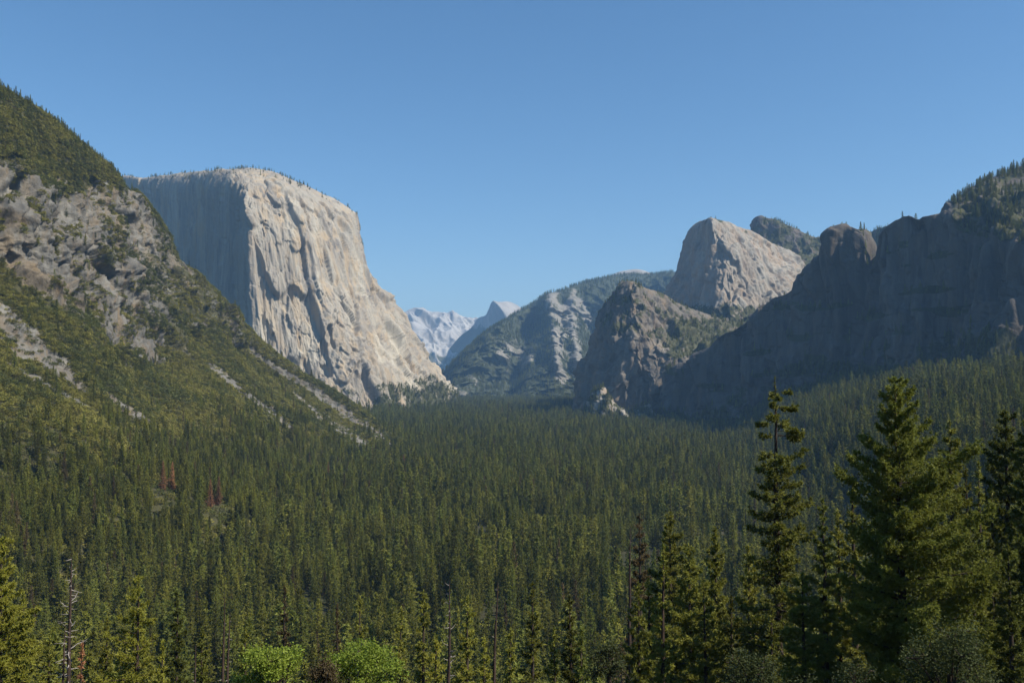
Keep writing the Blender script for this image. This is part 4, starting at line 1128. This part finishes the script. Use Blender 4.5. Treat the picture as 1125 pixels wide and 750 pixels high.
ADJ = ['pointed dark forest fir', 'full dense forest fir', 'loose lighter forest pine', 'slender yellowish forest cedar', 'slim straight forest fir', 'brown tinged forest pine']
bins = {}
for e, k, qx_, qy_ in IND:
    c_ = next(t for lim_, t in COLS if qx_ < lim_)
    row = 'far back' if qy_ < 560 else 'midway back' if qy_ < 605 else 'well forward' if qy_ < 650 else 'at front'
    bins.setdefault((k, row, c_), []).append((qx_, e))
for (k, row, c_), lst in bins.items():
    lst.sort(key=lambda t: t[0]); n_ = len(lst)
    for q_, (_, e) in enumerate(lst):
        pre = [''] if n_ == 1 else ['left ', 'right '] if n_ == 2 else ['leftmost ', 'middle ', 'rightmost '] if n_ == 3 else ['leftmost ', 'left middle ', 'right middle ', 'rightmost '] if n_ == 4 else ['leftmost '] + [w_ + ' from left, ' for w_ in ('second', 'third', 'fourth', 'fifth', 'sixth', 'seventh', 'eighth', 'ninth')][:n_ - 2] + ['rightmost ']
        e['label'] = pre[q_] + ADJ[k] + ' ' + row + ' ' + c_

# red dead trees standing out in the forest
tr, cr_ = conifer(350, 36, 4.3, base=.08, nb=150, dens=1.8, K=5, tl=.95, tw=.17, sides=5)
mt_ = mesh_arrays('trunk', tr[0], quads=tr[1], smooth_shade=True); mt_.materials.append(B_dark)
mc_ = crown_mesh('crown', *cr_); mc_.materials.append(L_red)
for (qx, qy, qd, lb, s) in RED:
    H = 36 * s
    x, y, zg = RPOS[[q_[3] for q_ in RED].index(lb)]; zt = zg + H
    e = bpy.data.objects.new('dead_tree', None); C.objects.link(e); tag(e, lb, 'dead tree', 'dead trees in the forest')
    c1 = link('trunk', mt_, None, e); c2 = link('crown', mc_, None, e)
    e.location = (x, y, zg - .5); s2 = max(.4, (zt - zg) / 36) if (zt - zg) < 60 else s
    e.scale = (s2 * 1.45, s2 * 1.45, s2 * 1.04); e.rotation_euler = (0, 0, qx)

# the rest: masses nobody could count
mV = V[~chosen[:len(V)]]; mH = hgt[~chosen[:len(V)]]
def scl_of(h, j=.22):
    w = h * rs.uniform(1 - j, 1 + j, len(h)) * 1.12; return np.stack([w, w, h], -1)
pk = rs.choice(9, len(mV), p=[.19, .15, .16, .14, .12, .10, .02, .07, .05])
bush = (pk >= 7)[:, None]
gn_mass('forest', 'dense conifer forest covering the whole valley floor', mV - np.array([0, 0, .5]), rs.uniform(0, 6.28, len(mV)), scl_of(mH) * np.where(np.hypot(mV[:, 0], mV[:, 1]) > 3200, 1.12, 1.0)[:, None] * np.where(bush, 1.9, 1.0), pk, far_fir + far_brown + [src('oak_source', big_oak[0]), src('oak_source', big_oak[1])])
sel = ~chosen[len(V):]; cP = cpts[sel]; cH = ch_h[sel]
pk = rs.choice(7, len(cP), p=[.16, .14, .2, .16, .18, .12, .04])
gn_mass('forest', 'conifers growing up the foot of the left hillside', cP - np.array([0, 0, .5]), rs.uniform(0, 6.28, len(cP)), scl_of(cH), pk, [src('fir_source', o_.data) for o_ in far_fir + far_brown])
dark_n = fbm(spts / 120, 3, seed=95)
pk = np.where(rs.rand(len(spts)) < np.clip(.3 + .9 * dark_n, .05, .9), rs.randint(2, 4, len(spts)), rs.randint(0, 2, len(spts)))
gn_mass('undergrowth', 'olive green brush and scrub oak covering the left hillside', spts, rs.uniform(0, 6.28, len(spts)), scl_of(rs.uniform(.55, 1.25, len(spts)), .2), pk, far_shrub)

# trees on the other heights: rims, ledges and ridges
RP, RH = [], []
def ridge_trees(P, dens, n_max, h0, h1):
    p, i, j = surface_points(P, dens, n_max); RP.append(p); RH.append(rs.uniform(h0, h1, len(p)))
def key(s): return [v for k, v in SURF.items() if k.startswith(s)][0]
P, b, a = key('huge sheer'); px, py, _ = proj(P)
up = upness(P)
ridge_trees(P, (px > 100) * (b[:, None] < .035) * (b[:, None] > -.25) * .006 * (fbm(P / 70, 3, seed=96) > .08) * 1.5, 6000, .12, .62)
ridge_trees(P, (b[:, None] > .82) * (b[:, None] < 1.05) * (px > 300) * (a['veg'] > .45) * .012, 4000, .3, .6)
P, b, a = WP, WB, WA; px, py, _ = proj(P)
ridge_trees(P, (a['veg'] > .5) * (b[:, None] > -.1) * (b[:, None] < 1.05) * .006, 6000, .35, .75)
ridge_trees(P, (np.abs(b[:, None]) < .015) * (px > 860) * .006, 300, .3, .6)
P, b, a = LOP, LOB, LOA
ridge_trees(P, (a['veg'] > .5) * (b[:, None] > -.05) * (b[:, None] < .55) * .005, 2500, .2, .5)
P, b, a = HP, HB, HA
ridge_trees(P, (a['veg'] > .6) * (b[:, None] > -.05) * .004, 3000, .25, .55)
P, b, a = key('pale rounded')
ridge_trees(P, (a['veg'] > .55) * (b[:, None] > -.05) * .005, 2000, .25, .5)
P, b, a = key('small craggy')
ridge_trees(P, (a['veg'] > .5) * (b[:, None] > -.05) * .008, 800, .3, .6)
P, b = SP, SB; px, py, _ = proj(P)
ridge_trees(P, (sveg > .5) * (b[:, None] > -.05) * (b[:, None] < 1.0) * (px < 740) * .004, 9000, .5, 1.0)
RP = np.concatenate(RP); RH = np.concatenate(RH)
k = in_view(RP, 60); RP, RH = RP[k], RH[k]
pk = rs.choice(6, len(RP))
gn_mass('trees', 'small conifers scattered on the rims, ledges and far ridges', RP - np.array([0, 0, .5]), rs.uniform(0, 6.28, len(RP)), scl_of(RH) * np.array([1.25, 1.25, 1]), pk, [src('fir_source', o_.data) for o_ in far_fir])
print('ridge trees', len(RP))

# a few single pines standing on the right skyline
for (qx, qy, qd, nm, lb, s) in [(1086, 190, 2310, 'pine_tree', 'leftmost single pine on the right skyline', 20), (1101, 184, 2320, 'pine_tree', 'thin pine on the right skyline in the middle of the row', 22),
                       (1117, 178, 2325, 'pine_tree', 'tall pine on the skyline near the right edge', 26), (1110, 181, 2325, 'pine_tree', 'pine just left of the tallest skyline pine', 22)]:
    x, y, zt = W(qx, qy, qd)
    e = bpy.data.objects.new(nm, None); C.objects.link(e); tag(e, lb, 'pine tree', 'pines on the right skyline')
    k = ((WP[..., 0] - x) ** 2 + (WP[..., 1] - y) ** 2).argmin()
    e.location = (x, y, float(WP[..., 2].flat[k]) - .5); e.scale = (s / 36 * 1.2,) * 2 + (s / 36,)
    link('trunk', protos[0][1], None, e); link('crown', protos[0][2], None, e)

# ------------------------------------------------------------------ the valley's air
me = bpy.data.meshes.new('haze')
x0, x1, y0, y1, z0_, z1_ = -22600, 22600, -22600, 22600, -260, 1900
vv = [(x, y, z) for x in (x0, x1) for y in (y0, y1) for z in (z0_, z1_)]
me.from_pydata(vv, [], [(0, 1, 3, 2), (4, 6, 7, 5), (0, 4, 5, 1), (2, 3, 7, 6), (0, 2, 6, 4), (1, 5, 7, 3)]); me.update()
hz, nt, out = new_mat('valley_air')
pv = nt.nodes.new('ShaderNodeVolumePrincipled')
pv.inputs['Color'].default_value = (.33, .62, 1.0, 1); pv.inputs['Density'].default_value = 4.2e-5; pv.inputs['Anisotropy'].default_value = .1
nt.links.new(pv.outputs[0], out.inputs['Volume'])
ho = link('haze', me, hz); tag(ho, 'thin blue haze filling the valley air', kind='stuff')
zmin = min(float(GP[..., 2].min()), float(LP[..., 2].min()))
print('lowest', zmin)
